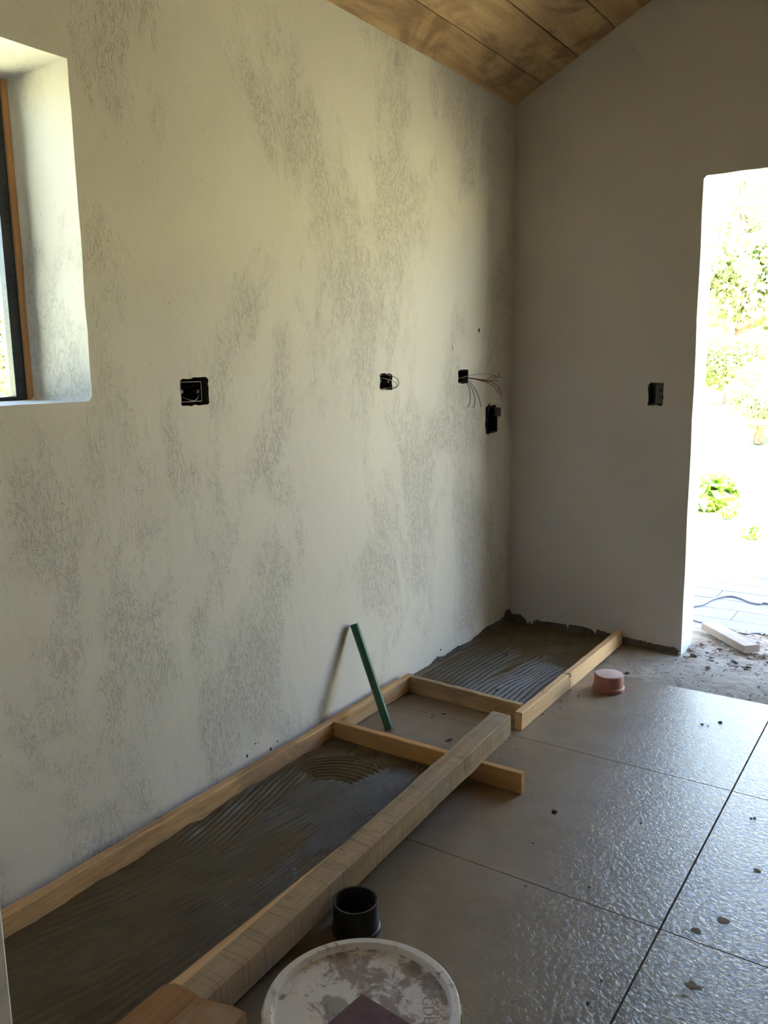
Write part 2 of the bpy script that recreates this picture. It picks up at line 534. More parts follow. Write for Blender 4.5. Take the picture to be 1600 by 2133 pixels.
def mat_leaf(name, a, b):
    t = NT(name)
    n = t.noise(2.3, 3, 0.6)
    c = t.mix(t.ramp(n, [(0.35, 0), (0.65, 1)]), a, b)
    t.done(c, 0.55, None, 0.3)
    tl = t.n('ShaderNodeBsdfTranslucent')
    t.l(t.mix(0.5, c, (0.22, 0.34, 0.04)), tl.inputs[0])
    mx = t.n('ShaderNodeMixShader'); mx.inputs[0].default_value = 0.35
    t.l(t.b.outputs[0], mx.inputs[1]); t.l(tl.outputs[0], mx.inputs[2]); t.l(mx.outputs[0], t.out.inputs[0])
    return t.m
M['leaf_a'] = mat_leaf('leaf_green', (0.15, 0.20, 0.07), (0.27, 0.30, 0.12))
M['leaf_b'] = mat_leaf('leaf_pale', (0.20, 0.24, 0.12), (0.33, 0.34, 0.19))
M['leaf_c'] = mat_leaf('leaf_deep', (0.09, 0.14, 0.05), (0.17, 0.21, 0.08))
M['grass'] = mat_leaf('grass_blade', (0.10, 0.19, 0.03), (0.18, 0.26, 0.05))
def mat_lawn():
    t = NT('dry_lawn')
    n = t.noise(0.8, 5, 0.6); n2 = t.noise(30, 4, 0.7)
    c = t.mix(t.ramp(n, [(0.35, 0), (0.65, 1)]), (0.29, 0.28, 0.165), (0.38, 0.355, 0.24))
    c = t.mix(t.math('MULTIPLY', t.ramp(n2, [(0.4, 0), (0.7, 1)]), 0.4), c, (0.22, 0.24, 0.11))
    return t.done(c, 0.95, t.bump(n2, 0.03, 0.6), 0.1)
M['lawn'] = mat_lawn()
M['hill'] = mat_simple('wooded_hill', (0.13, 0.17, 0.075), 0.95, 0.1, 0.35, 0.5, 0.5)

# ================================================================== STRUCTURE
def rough_rect(c, w, h, n=7, j=0.004, seed=0, rnd=0.008):
    """irregular rectangle outline, counter-clockwise, for a chipped hole"""
    r_ = random.Random(seed)
    pts = []
    cor = [(-w / 2, -h / 2), (w / 2, -h / 2), (w / 2, h / 2), (-w / 2, h / 2)]
    for k in range(4):
        a, b = cor[k], cor[(k + 1) % 4]
        for i in range(n):
            t = (i + 0.5) / n
            x, y = a[0] + (b[0] - a[0]) * t, a[1] + (b[1] - a[1]) * t
            pts.append((c[0] + x + r_.uniform(-j, j), c[1] + y + r_.uniform(-j, j)))
    return pts

def jitter_line(a, b, n, j, seed):
    r_ = random.Random(seed)
    out = []
    for i in range(n):
        t = i / n
        out.append((a[0] + (b[0] - a[0]) * t + (r_.uniform(-j, j) if i else 0), a[1] + (b[1] - a[1]) * t + (r_.uniform(-j, j) if i else 0)))
    return out

# electrical boxes on the left wall: centre (y, z), size
EB1 = ((1.768, 1.304), 0.100, 0.074)
EB2 = ((2.789, 1.306), 0.088, 0.064)
EB3 = ((3.424, 1.314), 0.096, 0.062)
EB5 = ((3.705, 1.100), 0.105, 0.125)
EB4 = ((0.729, 1.221), 0.070, 0.104)    # on the back wall, (x, z)

hole_loops = [rough_rect(EB1[0], EB1[1] + 0.012, EB1[2] + 0.006, 7, 0.0030, 3),
              rough_rect(EB2[0], EB2[1], EB2[2], 6, 0.0026, 5),
              rough_rect(EB3[0], EB3[1], EB3[2], 6, 0.0025, 8),
              rough_rect(EB5[0], EB5[1] + 0.01, EB5[2] + 0.01, 7, 0.0045, 11)]
win_loop = (jitter_line((WIN_Y0, WIN_Z0), (WIN_Y1 - 0.012, WIN_Z0), 14, 0.0015, 1)
            + jitter_line((WIN_Y1 - 0.012, WIN_Z0), (WIN_Y1, WIN_Z0 + 0.012), 2, 0.0, 2)
            + jitter_line((WIN_Y1, WIN_Z0 + 0.012), (WIN_Y1, WIN_Z1), 14, 0.0018, 3)
            + jitter_line((WIN_Y1, WIN_Z1), (WIN_Y0, WIN_Z1), 12, 0.0015, 4)
            + jitter_line((WIN_Y0, WIN_Z1), (WIN_Y0, WIN_Z0), 12, 0.0015, 5))
y0w, y1w = REAR - 0.2, BACK + WALL_B_T
skin = flat_fill('skin', [[(y0w, -0.2), (y1w, -0.2), (y1w, EAVE + 0.004), (y0w, EAVE + 0.004)], win_loop] + hole_loops, 0.065)
core = flat_fill('core', [[(y0w, -0.2), (y1w, -0.2), (y1w, EAVE - 0.03), (y0w, EAVE - 0.03)], win_loop], WALL_L_T - 0.065)
core.transform(Matrix.Translation((0, 0, 0.065)))
wl = join_meshes('wall_left', [skin, core])
wl.transform(Matrix(((0, 0, -1, 0), (1, 0, 0, 0), (0, 1, 0, 0), (0, 0, 0, 1))))
bm = bmesh.new(); bm.from_mesh(wl)
for f in bm.faces: f.normal_flip()
bm.normal_update()
for f in bm.faces:
    c = f.calc_center_median()
    if abs(f.normal.x) > 0.9:
        f.material_index = 0
        if -0.07 < c.x < -0.06: f.material_index = 2
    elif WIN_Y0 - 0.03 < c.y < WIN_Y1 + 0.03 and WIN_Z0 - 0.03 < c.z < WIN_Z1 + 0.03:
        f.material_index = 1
    else:
        f.material_index = 2
    f.smooth = False
bm.to_mesh(wl); bm.free()
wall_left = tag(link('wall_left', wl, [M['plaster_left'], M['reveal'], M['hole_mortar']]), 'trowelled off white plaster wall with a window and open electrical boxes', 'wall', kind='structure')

# back wall with the door opening
def gable(inset_top=0.0):
    lp = [(-0.0, -0.2)] + jitter_line((DOOR_X0, -0.2), (DOOR_X0 - 0.004, DOOR_Z - 0.012), 16, 0.0016, 21)
    lp += jitter_line((DOOR_X0 - 0.004, DOOR_Z - 0.012), (DOOR_X0 + 0.008, DOOR_Z), 2, 0, 1)
    lp += jitter_line((DOOR_X0 + 0.008, DOOR_Z), (DOOR_X1, DOOR_Z), 10, 0.0012, 22)
    lp += [(DOOR_X1, DOOR_Z), (DOOR_X1, -0.2), (RIGHT, -0.2), (RIGHT, EAVE + 0.004), (RIDGE_X, RIDGE_Z + 0.004), (0.0, EAVE + 0.004)]
    return lp
b_in = flat_fill('skin', [gable(), rough_rect(EB4[0], EB4[1], EB4[2], 7, 0.0025, 31)], 0.06)
b_out = flat_fill('core', [gable()], WALL_B_T - 0.06)
b_out.transform(Matrix.Translation((0, 0, 0.06)))
wb = join_meshes('wall_back', [b_in, b_out])
wb.transform(Matrix(((1, 0, 0, 0), (0, 0, 1, BACK), (0, 1, 0, 0), (0, 0, 0, 1))))
bm = bmesh.new(); bm.from_mesh(wb)
for f in bm.faces: f.normal_flip()
bm.normal_update()
for f in bm.faces:
    c = f.calc_center_median()
    f.material_index = 0
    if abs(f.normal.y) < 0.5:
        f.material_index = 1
        if abs(c.x - EB4[0][0]) < 0.06 and abs(c.z - EB4[0][1]) < 0.08: f.material_index = 2
bm.to_mesh(wb); bm.free()
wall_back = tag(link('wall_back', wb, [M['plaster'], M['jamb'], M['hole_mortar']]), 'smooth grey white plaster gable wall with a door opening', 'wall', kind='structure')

def plain_wall(name, loops, thick, mx, label):
    me = flat_fill(name, loops, thick)
    me.transform(mx)
    bm = bmesh.new(); bm.from_mesh(me)
    bmesh.ops.recalc_face_normals(bm, faces=bm.faces[:])
    bm.to_mesh(me); bm.free()
    return tag(link(name, me, M['render']), label, 'wall', kind='structure')
RW = [[(REAR - 0.2, -0.2), (BACK + WALL_B_T, -0.2), (BACK + WALL_B_T, EAVE), (REAR - 0.2, EAVE)]]
plain_wall('wall_right', RW, 0.2, Matrix(((0, 0, 1, RIGHT), (1, 0, 0, 0), (0, 1, 0, 0), (0, 0, 0, 1))), 'plain plaster wall on the side across from the window')
REAR_FILL_GAP = [(3.0, 1.25), (3.4, 1.25), (3.4, 1.7), (3.0, 1.7)]  # unseen opening, added behind the camera to let in fill light
plain_wall('wall_rear', [[(0, -0.2), (RIGHT, -0.2), (RIGHT, EAVE), (RIDGE_X, RIDGE_Z), (0, EAVE)], REAR_FILL_GAP], 0.2,
           Matrix(((1, 0, 0, 0), (0, 0, -1, REAR), (0, 1, 0, 0), (0, 0, 0, 1))), 'plain plaster gable wall at the rear of the room')

# short plastered support wall at the near end of the tray
me = box_mesh('wall_support', (0.0, 0.585, -0.05), (0.600, 0.697, 0.86), 0.004)
tag(link('wall_support', me, M['reveal']), 'low plastered counter support wall standing out from the left wall', 'wall', kind='structure')

# floor
floor_root = tag(link('floor', box_mesh('floor_bed', (0.0, REAR, -0.15), (RIGHT, TILE_END + 0.003, -0.0035)), M['grout']),
                 'large grey porcelain tile floor with dust and dried mortar', 'floor', kind='structure')
def tile_piece(x0, x1, y0, y1):
    gx, gy = 0.0019, 0.0010
    bm = bmesh.new()
    add_box(bm, (x0 + gx, y0 + gy, -0.010), (x1 - gx, y1 - gy, 0.0))
    top = [e for e in bm.edges if all(abs(v.co.z) < 1e-6 for v in e.verts)]
    bmesh.ops.bevel(bm, geom=top, offset=0.0009, segments=1, affect='EDGES')
    return link('tile', from_bm('tile', bm), M['tile'], floor_root)
xs = sorted([0.0] + [TX + TILE * k for k in range(-1, 5) if 0 < TX + TILE * k < RIGHT] + [RIGHT])
ys = sorted([REAR] + [TY + TILE * k for k in range(-7, 2) if REAR < TY + TILE * k < TILE_END - 0.05] + [TILE_END])
for xa, xb in zip(xs, xs[1:]):
    for ya, yb in zip(ys, ys[1:]):
        if yb - ya > 0.02 and xb - xa > 0.02:
            tile_piece(xa, xb, ya, yb)
# bare screed between the last tile row and the door, and the broken threshold
gx_, gy_ = np.arange(0.0, RIGHT + 0.001, 0.012), np.arange(TILE_END + 0.001, BACK + 0.56, 0.012)
X, Y = np.meshgrid(gx_, gy_, indexing='ij')
Z = -0.007 + 0.0035 * np_noise(X, Y, 9, 4) + 0.0022 * np_noise(X, Y, 40, 5)
outz = np.clip((Y - BACK + 0.05) / 0.15, 0, 1)
Z += outz * (0.010 * np_noise(X, Y, 14, 6) - 0.006)
Z[:, 0] = np.minimum(Z[:, 0], -0.003)
link('bare_screed', grid_mesh('bare_screed', gx_, gy_, Z, -0.15), M['concrete'], floor_root)

# ceiling: each board of the sloped soffit is its own piece
ceil_root = tag(empty('ceiling', (0, 0, EAVE)), 'sloped ceiling of wide pine boards with dark water stains', 'ceiling', kind='structure')
ang = math.atan(SLOPE)
pw = 0.1715
edges = [-0.055, 0.145, 0.316, 0.486]
while edges[-1] + pw < RIDGE_X - 0.01:
    edges.append(edges[-1] + pw)
edges[-1] = RIDGE_X
rr = random.Random(4)
for side in (0, 1):
    for k, (xa, xb) in enumerate(zip(edges, edges[1:])):
        wdt = (xb - xa) / math.cos(ang) - 0.0035
        bm = bmesh.new()
        add_box(bm, (0, REAR - 0.02, 0), (wdt, BACK + 0.01, 0.022))
        low = [e for e in bm.edges if all(abs(v.co.z) < 1e-6 for v in e.verts) and abs(e.verts[0].co.x - e.verts[1].co.x) < 1e-6]
        bmesh.ops.bevel(bm, geom=low, offset=0.003, segments=1, affect='EDGES')
        me = from_bm('plank', bm)
        o = link('plank', me, M['ceiling_wood'], ceil_root)
        dz = rr.uniform(-0.0012, 0.0012)
        if side == 0:
            o.location = (xa, 0, SLOPE * xa + dz)
            o.rotation_euler = (0, -ang, 0)
        else:
            o.location = (RIGHT - xa, 0, SLOPE * xa + dz)
            o.rotation_euler = (0, -ang, PI)
            o.rotation_euler = (0, PI + ang, 0)
            o.location.z += 0.0
            me.transform(Matrix.Translation((0, 0, -0.022)))
# roof above the boards
for side in (0, 1):
    bm = bmesh.new()
    h0 = 0.045
    pr = [(-0.42, EAVE - 0.42 * SLOPE + h0), (RIDGE_X, RIDGE_Z + h0), (RIDGE_X, RIDGE_Z + h0 + 0.12), (-0.42, EAVE - 0.42 * SLOPE + h0 + 0.12)]
    if side: pr = [(RIGHT - x, z) for x, z in pr]
    A = [bm.verts.new((x, REAR - 0.5, z)) for x, z in pr]
    B = [bm.verts.new((x, BACK + WALL_B_T + 0.04, z)) for x, z in pr]
    bm.faces.new(A); bm.faces.new(B[::-1])
    for k in range(4): bm.faces.new((A[k], B[k], B[(k + 1) % 4], A[(k + 1) % 4]))
    tag(link('roof', from_bm('roof', bm), M['roof']), 'sloped roof slab above the pine ceiling', 'roof', kind='structure')

# unseen porch roof, added to dim the patio and door jamb
shade_roof_obj = link('added_shade_roof', box_mesh('added_shade_roof', (-2.4, BACK + WALL_B_T, 2.62), (5.4, 5.0, 2.72), 0.004), M['grey_wood'])
tag(shade_roof_obj, 'unseen flat roof added to shade the patio outside the door', 'roof', kind='structure')
# window in the left wall
win = tag(empty('window_1', (-0.27, (WIN_Y0 + WIN_Y1) / 2, WIN_Z0)), 'dark metal framed window set deep in a plastered reveal', 'window', kind='structure')
def wpart(name, lo, hi, mat, bev=0.002):
    o = link(name, box_mesh(name, lo, hi, bev), mat)
    o.parent = win
    o.matrix_parent_inverse = Matrix.Translation(-Vector(win.location))
    return o
fx0, fx1 = -0.305, -0.262
fw = 0.032
wpart('frame_jamb', (fx0, WIN_Y1 - 0.016 - fw, WIN_Z0 + 0.001), (fx1, WIN_Y1 - 0.016, WIN_Z1 - 0.004), M['frame'])
wpart('frame_jamb', (fx0, WIN_Y0 + 0.012, WIN_Z0 + 0.001), (fx1, WIN_Y0 + 0.012 + fw, WIN_Z1 - 0.004), M['frame'])
wpart('frame_head', (fx0, WIN_Y0 + 0.013, WIN_Z1 - 0.004 - fw), (fx1 - 0.001, WIN_Y1 - 0.017, WIN_Z1 - 0.004), M['frame'])
wpart('frame_sill', (fx0, WIN_Y0 + 0.013, WIN_Z0 + 0.001), (fx1 - 0.001, WIN_Y1 - 0.017, WIN_Z0 + 0.001 + fw * 0.3), M['frame'])
wpart('mullion', (fx0 + 0.004, (WIN_Y0 + WIN_Y1) / 2 - 0.018, WIN_Z0 + 0.01), (fx1 - 0.004, (WIN_Y0 + WIN_Y1) / 2 + 0.018, WIN_Z1 - 0.03), M['frame'])
wpart('wood_strip', (fx0 + 0.005, WIN_Y1 - 0.0165, WIN_Z0 + 0.001), (-0.254, WIN_Y1 - 0.0005, WIN_Z1 - 0.002), M['shim'], 0.001)
ym = (WIN_Y0 + WIN_Y1) / 2
wpart('pane', (-0.287, WIN_Y0 + 0.03, WIN_Z0 + 0.008), (-0.283, ym - 0.01, WIN_Z1 - 0.03), M['glass'], 0)
wpart('pane', (-0.287, ym + 0.01, WIN_Z0 + 0.008), (-0.283, WIN_Y1 - 0.03, WIN_Z1 - 0.03), M['glass'], 0)

# ------------------------------------------------------------------ outside ground
def gz(x, y):
    z = -0.085
    if y > 11.5: z += 0.20 * (y - 11.5) ** 1.0 + 0.3 * math.sin(x * 0.2) * min((y - 11.5) / 10, 1)
    if x < -4: z += 0.10 * (-4 - x)
    return z
gxs = np.concatenate([np.arange(-70, -12, 4.0), np.arange(-12, 12.1, 0.75), np.arange(16, 71, 4.0)])
gys = np.concatenate([np.arange(-60, -6, 5.0), np.arange(-6, 24, 0.75), np.arange(24, 121, 4.0)])
GZ = np.array([[gz(x, y) for y in gys] for x in gxs])
GXm, GYm = np.meshgrid(gxs, gys, indexing='ij')
GZ += 0.05 * np_noise(GXm, GYm, 0.35, 9) * np.clip((GYm - 6) / 3, 0, 1)
lawn = tag(link('ground', grid_mesh('ground', gxs, gys, GZ), M['lawn']), 'sunlit dry lawn rising into a wooded slope outside the door', 'lawn', kind='structure')

PATIO_Y0, PATIO_Y1, PZ = 4.46, 5.66, -0.018
patio = tag(link('patio', box_mesh('patio_bed', (-3.0, PATIO_Y0, -0.25), (6.0, PATIO_Y1, PZ - 0.006)), M['patio_base']),
            'shaded patio of pale grey plank pavers outside the door', 'patio', kind='structure')
row = 0.20
pm_ = None
for i in range(6):
    off = (0.0, 0.37, 0.62, 0.2, 0.5, 0.75)[i]
    x = -3.0 + 0.02 - off * 0.0
    xq = [-3.0 + 0.003] + [-3.0 + off + 0.9 * k for k in range(0, 11) if 0.05 < off + 0.9 * k < 8.95] + [6.0 - 0.003]
    for xa, xb in zip(xq, xq[1:]):
        if xb - xa < 0.05: continue
        me = box_mesh('paver', (xa + 0.003, PATIO_Y0 + row * i + 0.003, PZ - 0.02), (xb - 0.003, PATIO_Y0 + row * (i + 1) - 0.003, PZ + random.uniform(-0.0015, 0.0015)), 0.002)
        link('paver', me, M['paver'], patio)

# ================================================================== FORMWORK AND MORTAR
def board(name, A, B, w, h, mat, parent=None, seg=14, jit=0.0010, ch=0.0022, dips=(), seed=1, endtilt=0.0, wane=0.0):
    """sawn board from A to B (points on the bottom centre line), long axis = local x"""
    r_ = random.Random(seed)
    A, B = Vector(A), Vector(B)
    L = (B - A).length
    st = [(L * k / seg, 0.0) for k in range(seg + 1)]
    for p, hw, d in dips:
        st += [(p - hw - 0.0006, 0.0), (p - hw, d), (p + hw, d), (p + hw + 0.0006, 0.0)]
    st.sort()
    bm = bmesh.new()
    rings = []
    ph = r_.uniform(0, 6)
    for x, d in st:
        j = lambda: r_.uniform(-jit, jit)
        jw, jh, jy = j(), j(), j()
        y0, y1 = -w / 2 + jy - jw / 2, w / 2 + jy + jw / 2
        z1 = h + jh - d
        wn_ = wane * (0.5 + 0.5 * math.sin(x * 9 + ph)) if wane else 0
        sec = [(y0 + ch, 0), (y1 - ch, 0), (y1, ch), (y1, z1 - ch), (y1 - ch, z1), (y0 + ch + wn_, z1), (y0, z1 - ch - wn_ * 0.8), (y0, ch)]
        rings.append([bm.verts.new((x, a, b)) for a, b in sec])
    n = 8
    for P, Q in zip(rings, rings[1:]):
        for k in range(n):
            bm.faces.new((P[k], P[(k + 1) % n], Q[(k + 1) % n], Q[k]))
    bm.faces.new(rings[0][::-1]); bm.faces.new(rings[-1])
    o = link(name, from_bm(name, bm), mat, parent)
    X = (B - A).normalized()
    Yv = Vector((0, 0, 1)).cross(X).normalized()
    Zv = X.cross(Yv)
    o.matrix_world = Matrix(((X.x, Yv.x, Zv.x, A.x), (X.y, Yv.y, Zv.y, A.y), (X.z, Yv.z, Zv.z, A.z), (0, 0, 0, 1)))
    return o
def child_at(name, me, mat, parent):
    """mesh given in world coordinates, parented without moving"""
    o = link(name, me, mat)
    o.parent = parent
    o.matrix_parent_inverse = parent.matrix_basis.inverted()
    return o
def nail(parent, pos, direction=(0, 0, 1), ln=0.008, r=0.0016):
    p = Vector(pos); d = Vector(direction).normalized()
    child_at('nail', tube_mesh('nail', [p - d * 0.004, p + d * ln], r, 6), M['nail'], parent)

# long board against the wall
wall_board = board('formwork_board', (0.0535, 0.70, 0.0), (0.0405, 2.885, 0.0), 0.028, 0.068, M['pine_bark'], seg=30, jit=0.0014, seed=2, wane=0.006)
tag(wall_board, 'long rough pine board standing along the foot of the trowelled wall', 'board')
nail(wall_board, (0.054, 2.30, 0.047), (1, 0, 0), 0.0025, 0.002)
nail(wall_board, (0.046, 2.45, 0.064), (0, 0, 1), 0.004, 0.002)

front_board = board('formwork_board', (0.5905, 0.70, 0.0), (0.5885, 2.312, 0.0), 0.033, 0.068, M['pine_pale'], seg=20, seed=5)
tag(front_board, 'pale pine edge board running beside the heavy timber beam', 'board')

cross_near = board('formwork_board', (0.0625, 2.328, 0.0), (0.823, 2.328, 0.0), 0.026, 0.070, M['pine'], seg=16, seed=7, jit=0.0012)
tag(cross_near, 'orange pine cross board lying under the heavy timber beam', 'board')
nail(cross_near, (0.085, 2.326, 0.068), (0, 0, 1), 0.004)
nail(cross_near, (0.305, 2.3145, 0.037), (0, -1, 0), 0.003)
nail(cross_near, (0.815, 2.335, 0.062), (1, 0, 0), 0.003)

cross_far = board('formwork_board', (0.0595, 2.862, 0.0), (0.586, 2.834, 0.0), 0.026, 0.070, M['pine_old'], seg=14, seed=9)
tag(cross_far, 'stained old cross board closing the far mortar bed', 'board')

EBL = 3.915 - 2.755
end_board = board('formwork_board', (0.6065, 2.755, 0.0), (0.6065, 3.915, 0.0), 0.030, 0.070, M['pine_pale'], seg=20, seed=11,
                  dips=((0.235, 0.0022, 0.006), (0.470, 0.003, 0.009)))
tag(end_board, 'pale pine board with saw nicks running out from the back wall', 'board')
kn = [(0.601, 3.232, 0.066), (0.613, 3.230, 0.072), (0.6245, 3.229, 0.071), (0.6275, 3.228, 0.058)]
child_at('bent_nail', tube_mesh('bent_nail', spline(kn, 5), 0.0018, 6), M['nail'], end_board)
nail(end_board, (0.6205, 2.84, 0.045), (1, 0, 0), 0.003, 0.0022)
nail(end_board, (0.6205, 2.85, 0.056), (1, 0, 0), 0.002, 0.0026)

# heavy beam: far end rests on the cross board, near end on the floor
bz = lambda y: 0.0715 * (y - 0.62) / (2.328 - 0.62)
beam = board('timber_beam', (0.672, 0.62, bz(0.62)), (0.6435, 2.535, bz(2.535)), 0.072, 0.078, M['beam'], seg=26, jit=0.0016, ch=0.004, seed=13)
tag(beam, 'heavy weathered square timber beam with saw marks', 'beam')

# stained split plank lying on the near end of the beam
bm = bmesh.new()
def plank_outline():
    out = [(0.622, 0.66), (0.704, 0.66), (0.7045, 0.66), (0.818, 0.66)]
    return out
r_ = random.Random(3)
top = []
for k in range(13):
    t = k / 12
    x = 0.620 + 0.198 * t
    y = 1.020 + 0.024 * t + 0.004 * math.sin(t * 9) - (0.012 if k == 0 else 0) + r_.uniform(-0.0012, 0.0012)
    top.append((x, y))
def slab(bm, pts, z0, z1):
    a = [bm.verts.new((x, y, z0)) for x, y in pts]; b = [bm.verts.new((x, y, z1)) for x, y in pts]
    bm.faces.new(a[::-1]); bm.faces.new(b)
    for k in range(len(pts)): bm.faces.new((a[k], a[(k + 1) % len(pts)], b[(k + 1) % len(pts)], b[k]))
left = [(0.620, 0.50)] + [(0.703, 0.50)] + [(0.703, 1.0275)] + [p for p in top[::-1] if p[0] < 0.701]
rightp = [(0.7045, 0.50), (0.818, 0.50)] + [p for p in top[::-1] if p[0] > 0.706] + [(0.7045, 1.0285)]
slab(bm, left, 0.0, 0.024)
slab(bm, rightp, 0.0, 0.0245)
slab(bm, [(0.7025, 0.50), (0.705, 0.50), (0.705, 0.62), (0.7025, 0.62)], 0.001, 0.0235)
me = from_bm('split_plank', bm)
plank = link('split_plank', me, M['plank_old'])
zp = bz(0.62) + 0.079
slope_p = 0.0715 / (2.328 - 0.62)
plank.location = (0, 0, zp - slope_p * 0.62 + 0.0005)
plank.rotation_euler = (math.atan(slope_p), 0, 0)
tag(plank, 'short stained plank with a split lying on the timber beam', 'plank')

# ---- near mortar bed: comb ridges
def ridge(d, s):
    w = 0.5 + 0.5 * np.cos(2 * PI * d / s)
    return w ** 0.55
nx0, nx1, ny0, ny1 = 0.046, 0.5735, 0.700, 2.3135
xs_ = np.arange(nx0, nx1 + 1e-6, 0.0026); xs_[-1] = nx1
ys_ = np.arange(ny0, ny1 + 1e-6, 0.0040); ys_[-1] = ny1
X, Y = np.meshgrid(xs_, ys_, indexing='ij')
wob = 0.004 * np_noise(X, Y, 3.0, 11, 3)
sm = lambda a, lo, hi: (lambda t: t * t * (3 - 2 * t))(np.clip((a - lo) / (hi - lo), 0, 1))
aL = 0.24 * (1 - sm(X, 0.30, 0.56)) + 0.04
d_main = X - aL * (Y - 1.0) + 0.05 * sm(Y, 1.3, 1.9) * (Y - 1.3) + wob
H = ridge(d_main, 0.0270)
amp = 0.55 + 0.45 * sm(np_noise(X, Y, 2.2, 12, 3), -0.35, 0.35)
amp *= 0.45 + 0.55 * sm(X + 0.10 * (Y - 1), 0.12, 0.34)
smear = np.exp(-(((X - 0.36) / 0.09) ** 2 + ((Y - 1.62) / 0.20) ** 2)) + 0.8 * np.exp(-(((X - 0.30) / 0.10) ** 2 + ((Y - 1.15) / 0.15) ** 2))
amp *= np.clip(1 - 1.1 * smear, 0.05, 1)
# left bundle leaning the other way
mL = (1 - sm(X + 0.15 * (Y - 1.8), 0.17, 0.22)) * sm(Y, 1.45, 1.62) * (1 - sm(Y, 2.02, 2.12))
HL = ridge(X + 0.21 * (Y - 1.8) + 2.2 * wob, 0.021)
# small fan of arcs
cxa, cya = 0.30, 1.93
rad_ = np.hypot((X - cxa), (Y - cya) * 0.9)
th = np.arctan2(Y - cya, X - cxa)
mA = sm(rad_, 0.10, 0.13) * (1 - sm(rad_, 0.27, 0.30)) * sm(th, 1.25, 1.5) * (1 - sm(th, 2.35, 2.6))
HA = ridge(rad_ + wob, 0.021)
# hook at the far end by the cross board
yb = 2.235 + 0.0 * X
mH = sm(Y - yb, -0.003, 0.003) * sm(X, 0.26, 0.32)
HH = ridge(X - aL * (yb - 1.0) + 0.05 * 1.0 * (yb - 1.3) + 1.25 * (Y - yb) + wob, 0.0270)
amp2 = np.where(True, amp, amp)
Hm = H * amp
ampF = 0.55 + 0.45 * sm(Y, 1.75, 1.95)
Hm = np.where(Y > 1.8, np.maximum(Hm, H * ampF * sm(X - 0.10 * (Y - 1.9), 0.22, 0.27)), Hm)
Hm = Hm * (1 - mL) + HL * (0.30 + 0.5 * sm(np_noise(X, Y, 6, 19, 3), -0.5, 0.5)) * mL
Hm = Hm * (1 - mA) + HA * mA
Hm = Hm * (1 - mH) + HH * 0.85 * mH
edge_flat = sm(X, nx0, nx0 + 0.05) * sm(ny1 - Y, 0.0, 0.03)
far_flat = 1 - (1 - sm(X + 0.6 * (2.31 - Y), 0.13, 0.24)) * sm(Y, 2.05, 2.18)
Hm *= (0.25 + 0.75 * edge_flat) * (0.05 + 0.95 * far_flat)
brk = sm(np_noise(X, Y * 0.35, 14, 13, 3), 0.55, 0.85)
Z = 0.0030 + 0.0135 * Hm * (1 - 0.7 * brk) + 0.0016 * np_noise(X, Y, 7, 14, 3) + 0.0006 * np_noise(X, Y, 60, 15, 2)
Z += 0.010 * np.exp(-(X - nx0) / 0.012) * (0.5 + 0.5 * np_noise(X, Y, 12, 16, 3)) + 0.007 * np.exp(-(ny1 - Y) / 0.012) * (0.6 + 0.5 * np_noise(X, Y, 12, 17, 3))
Z = np.maximum(Z, 0.0012)
bme = grid_mesh('mortar_bed', xs_, ys_, Z, 0.0002)
for v in bme.vertices:                                   # follow the slightly skewed wall board
    inner = 0.0690 - 0.0058 * (v.co.y - 0.70)
    v.co.x += (inner - nx0) * (1 - (v.co.x - nx0) / (nx1 - nx0))
bed1 = tag(link('mortar_bed', bme, M['mortar']),
           'wet dark mortar combed in ridges between wall board and beam', 'mortar')

# ---- far mortar bed
fx0_, fx1_, fy0_, fy1_ = 0.002, 0.5905, 2.880, 3.931
xs_ = np.arange(fx0_, fx1_ + 1e-6, 0.0030); xs_[-1] = fx1_
ys_ = np.arange(fy0_, fy1_ + 1e-6, 0.0042); ys_[-1] = fy1_
X, Y = np.meshgrid(xs_, ys_, indexing='ij')
wob = 0.007 * np_noise(X, Y, 4.0, 21, 3)
d_ = X - 0.06 * (Y - 3) - 0.26 * sm(X, 0.26, 0.34) * (1 - sm(X, 0.40, 0.50)) * np.clip(Y - 3.08, 0, 0.16) + 0.018 * np.sin((Y - 3.0) * 6) * sm(X, 0.2, 0.4) + wob
H = ridge(d_, 0.0255)
endm = 1 - sm(Y + 0.35 * (X - 0.3) + 0.03 * np_noise(X, Y, 8, 22, 2), 3.46, 3.56)
amp = (0.55 + 0.45 * sm(np_noise(X, Y, 3, 23, 3), -0.4, 0.3)) * endm
lump = (1 - endm) * (0.012 * np.clip(np_noise(X, Y, 9, 24, 4) + 0.25, 0, 2))
lump += 0.020 * np.exp(-(((X - 0.13) / 0.08) ** 2 + ((Y - 3.74) / 0.08) ** 2)) + 0.012 * np.exp(-(((X - 0.30) / 0.12) ** 2 + ((Y - 3.83) / 0.05) ** 2))
pits = sm(np_noise(X, Y, 22, 25, 2), 0.95, 1.2)
Z = 0.004 + 0.0115 * H * amp + lump + 0.0018 * np_noise(X, Y, 8, 26, 3) + 0.0008 * np_noise(X, Y, 55, 27, 3) + 0.007 * pits
Z += 0.016 * np.exp(-(X - fx0_) / 0.014) + 0.014 * np.exp(-(fy1_ - Y) / 0.02)
Z = np.maximum(Z, 0.001)
bed2 = tag(link('mortar_bed', grid_mesh('mortar_bed', xs_, ys_, Z, 0.0002), M['mortar']),
           'wet mortar with wavy ridges in the corner beside the back wall', 'mortar')

